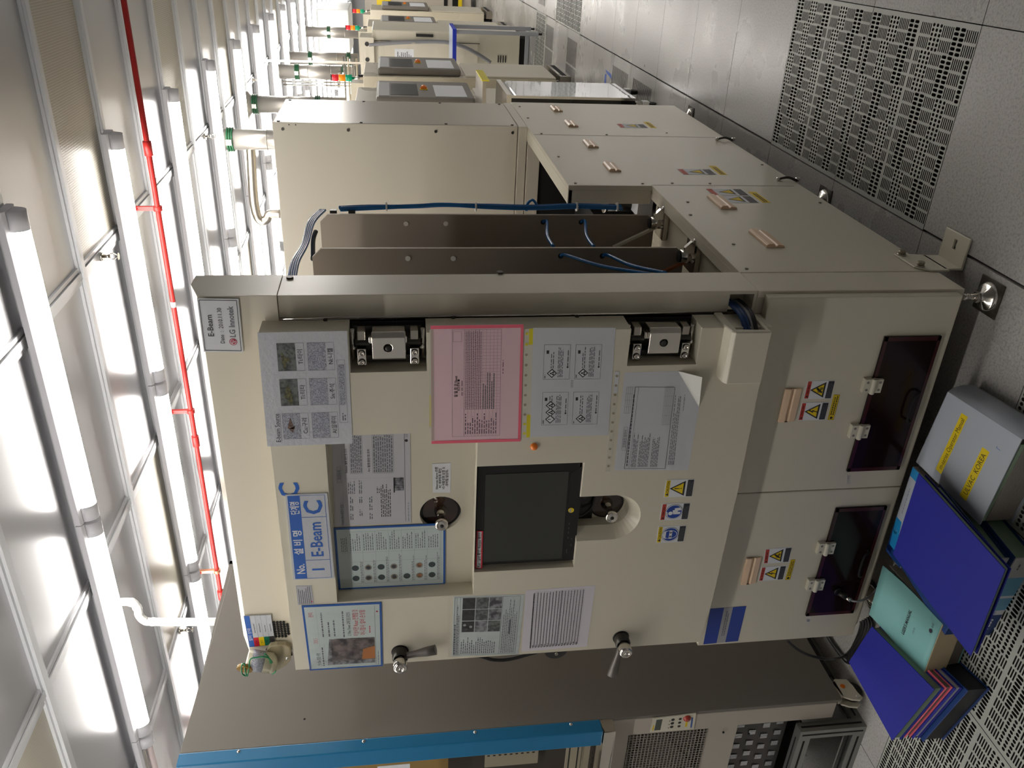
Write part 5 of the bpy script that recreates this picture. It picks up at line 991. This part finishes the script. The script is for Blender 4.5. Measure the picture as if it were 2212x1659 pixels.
# cabinet with cable
t = thing('cable_cabinet', 'cream cabinet with a grey conduit crossing its side, behind the second far machine', 'machine', (-1.2, 8.6, 0))
MB().box((-2.0, 8.2, .12), (-.30, 9.2, 1.86), cream).build('cabinet_body', t, .01); b = MB(); b.box((-1.6, 8.19, .62), (-.42, 8.2, 1.72), beige); b.box((-.42, 8.188, .6), (-.415, 8.2, 1.84), gap); b.build('side_door', t, .004)
b = MB()
for k in range(4):
    for j in range(3): b.box((-.62 - j * .12, 8.188, .28 + k * .03), (-.54 - j * .12, 8.2, .29 + k * .03), gap)
b.build('vent_slots', t); b = MB(); b.box((-2.0, 8.25, 0), (-.35, 9.1, .12), gap); b.box((-.36, 8.25, 0), (-.30, 9.1, .08), darkmetal); b.build('plinth', t)
C8 = lambda x, y: at(x, y, 'y', 8.14)
MB().tube([C8(797, 97), C8(830, 94), C8(880, 91), C8(940, 90), C8(975, 93), C8(1010, 105), C8(1040, 122), C8(1060, 135)], .022, hoseg, 10).build('conduit', t)
b = MB(); b.box(C8(893, 87) + V((-.03, -.02, -.02)), C8(893, 97) + V((.03, .04, .02)), steel2); b.build('conduit_clamp', t); b = MB(); b.box((-1.0, 8.13, 1.84), (-.38, 8.6, 2.0), beige); b.cyl((-.45, 8.125, 1.92), (-.45, 8.13, 1.92), .025, black, 14); b.cyl((-.62, 8.125, 1.92), (-.62, 8.13, 1.92), .025, black, 14); b.build('terminal_box', t)
s = Sheet([V((-.75, 8.19, 1.6)), V((-.50, 8.19, 1.6)), V((-.50, 8.19, 1.38)), V((-.75, 8.19, 1.38))], white, .002); s.greek(.1, .1, .9, .9, 8, inkg); s.build('side_notice', t)
MB().box((-.36, 8.17, 1.15), (-.33, 8.2, 1.35), black).build('door_grip', t)
# blue topped table
t = thing('blue_edged_table', 'small table with a blue edged top and slim grey legs in the far aisle', 'table', (-.35, 7.6, 0)); zt = .97
MB().box((-.78, 7.35, zt - .01), (-.19, 7.95, zt + .01), mat('pale_top', (176, 186, 206), .3)).build('table_top', t); b = MB(); b.box((-.785, 7.34, zt - .03), (-.185, 7.35, zt + .012), mat('blue_edge', (20, 52, 190), .4)); b.box((-.19, 7.35, zt - .03), (-.182, 7.95, zt + .012), MATS['blue_edge']); b.build('blue_edge', t)
for x, y in ((-.76, 7.38), (-.21, 7.38), (-.76, 7.92), (-.21, 7.92)): b = MB(); b.box((x - .02, y - .02, .04), (x + .02, y + .02, zt - .03), mat('pale_grey_leg', (170, 174, 182), .35, .3)); b.cyl((x, y, 0), (x, y, .04), .012, black, 10); b.build('leg', t)
MB().box((-.76, 7.38, .14), (-.20, 7.40, .18), MATS['pale_grey_leg']).build('cross_bar', t)
# mirror steel cart
t = thing('steel_cart', 'polished stainless cart on casters standing behind the beige machine, mirroring the floor', 'cart', (-.35, 3.2, 0)); x1 = -.105
b = MB(); b.box((-.62, 2.90, .15), (-.112, 3.45, .93), mat('smoked_glass_panel', (20, 18, 18), .08)); b.build('cabinet_body', t)
MB().box((-.112, 2.895, .148), (x1, 3.45, .90), mirror).build('mirror_door', t, .001); b = MB(); b.box((-.63, 2.89, .93), (-.10, 3.46, .96), steel2); b.box((-.12, 2.888, .148), (-.105, 2.9, .93), steel2); b.build('top_frame', t)
for x, y in ((-.15, 2.95), (-.15, 3.4), (-.58, 2.95), (-.58, 3.4)):
    b = MB(); b.cyl((x, y, .15), (x, y, .085), .018, steel2, 14); b.box((x - .02, y - .03, .05), (x + .02, y + .03, .09), whitep); b.cyl((x - .012, y, .035), (x + .012, y, .035), .035, rubber, 18); b.build('caster', t)
s = Sheet([V((-.6, 2.8985, .55)), V((-.13, 2.8985, .55)), V((-.13, 2.8985, .5)), V((-.6, 2.8985, .5))], black, .0005); s.build('glass_trim', t)
# steel bracket and yellow marker shelf above the cart
t = thing('wall_shelf', 'small steel shelf with a yellow edge reaching out beside the tall beige cabinet', 'shelf', (-.2, 3.6, 1.0)); MB().box((-.55, 3.5, 1.02), (-.12, 4.0, 1.045), steel).build('shelf_board', t); MB().box((-.12, 3.5, 1.0), (-.112, 3.95, 1.05), yelclr).build('yellow_edge', t); MB().box((-.55, 3.9, .7), (-.5, 4.0, 1.02), darkmetal).build('bracket', t)
# blue floor tape
t = MB(); a = [at(x, y, 'z', .0006) for x, y in ((1308, 150), (1310, 157), (1321, 171), (1320, 160))]; t.hull(a, [p + V((0, 0, .0006)) for p in a], mat('blue_floor_tape', (60, 98, 190), .5)); a = [at(x, y, 'z', .0006) for x, y in ((1307, 160), (1310, 160), (1309, 181), (1305, 181))]; t.hull(a, [p + V((0, 0, .0006)) for p in a], MATS['blue_floor_tape']); tag(t.build('floor_tape'), 'patch of blue tape on the floor beside the louvred tile', 'tape')
# far end: grey machine front with yellow post, end cabinets
t = thing('end_cabinet', 'taupe cabinet with dark slots closing the view at the far end of the row', 'machine', (-1.0, 15.5, 0)); MB().box((-2.4, 15.0, .1), (-.35, 17.0, 2.1), greypanel).build('cabinet_body', t, .01); b = MB(); b.box((-.9, 14.99, .55), (-.35, 15.0, .62), gap); b.box((-.9, 14.99, .35), (-.35, 15.0, .46), black); b.box((-.8, 14.985, 1.25), (-.6, 14.995, 1.6), black); b.build('front_slots', t)
b = MB(); b.box((-.66, 14.97, 1.62), (-.42, 14.99, 1.88), yel); b.build('yellow_notice', t); lab(MB().box((-.9, 14.95, .28), (-.35, 14.98, .35), yel).build('yellow_rail', t), 'yellow rail')
t = thing('overhead_duct_box', 'large pale duct box hanging from the ceiling at the bright far end', 'duct', (-.6, 14, 2.5)); MB().box((-1.3, 13.6, 2.35), (-.55, 15.2, 2.9), whitep).build('duct_box', t, .02); MB().box((-.9, 13.59, 2.2), (-.85, 13.62, 2.35), steel2).build('hanger', t)
# pipe rack between ducts
t = thing('pipe_rack', 'rack of thin steel pipes above the far machines', 'pipes', (-.7, 7, 2.2))
for k in range(4): MB().cyl((-2.6, 6.9 + .05 * k, 2.0 + k * .045), (-.45, 6.9 + .05 * k, 2.0 + k * .045), .011, steel2 if k % 2 else mat('cream_pipe', (206, 196, 170), .3), 12).build('thin_pipe', t)
for x in (-2.4, -1.2, -.5): MB().box((x, 6.88, 1.9), (x + .02, 6.9, 3.0), steel).build('rack_post', t)
t = thing('gas_line', 'steel gas lines hanging vertically beside the third exhaust duct', 'pipes', (-.9, 9, 2.4))
for k in range(3): MB().cyl((-.97 - .04 * k, 8.9 + .02 * k, 2.03), (-.97 - .04 * k, 8.9 + .02 * k, 3.0), .01, steel2, 10).build('thin_pipe', t)
# ================================================================ light and view
w = bpy.data.worlds.new('world'); bpy.context.scene.world = w; w.use_nodes = True; w.node_tree.nodes['Background'].inputs[0].default_value = (.8, .85, .9, 1); w.node_tree.nodes['Background'].inputs[1].default_value = .02
vs_ = bpy.context.scene.view_settings; vs_.view_transform = 'Standard'; vs_.look = 'None'; vs_.gamma = 1; vs_.use_curve_mapping = False; vs_.exposure = -0.08
cy = bpy.context.scene.cycles; cy.max_bounces = 6; cy.transparent_max_bounces = 12
try: cy.use_denoising = True
except Exception: pass
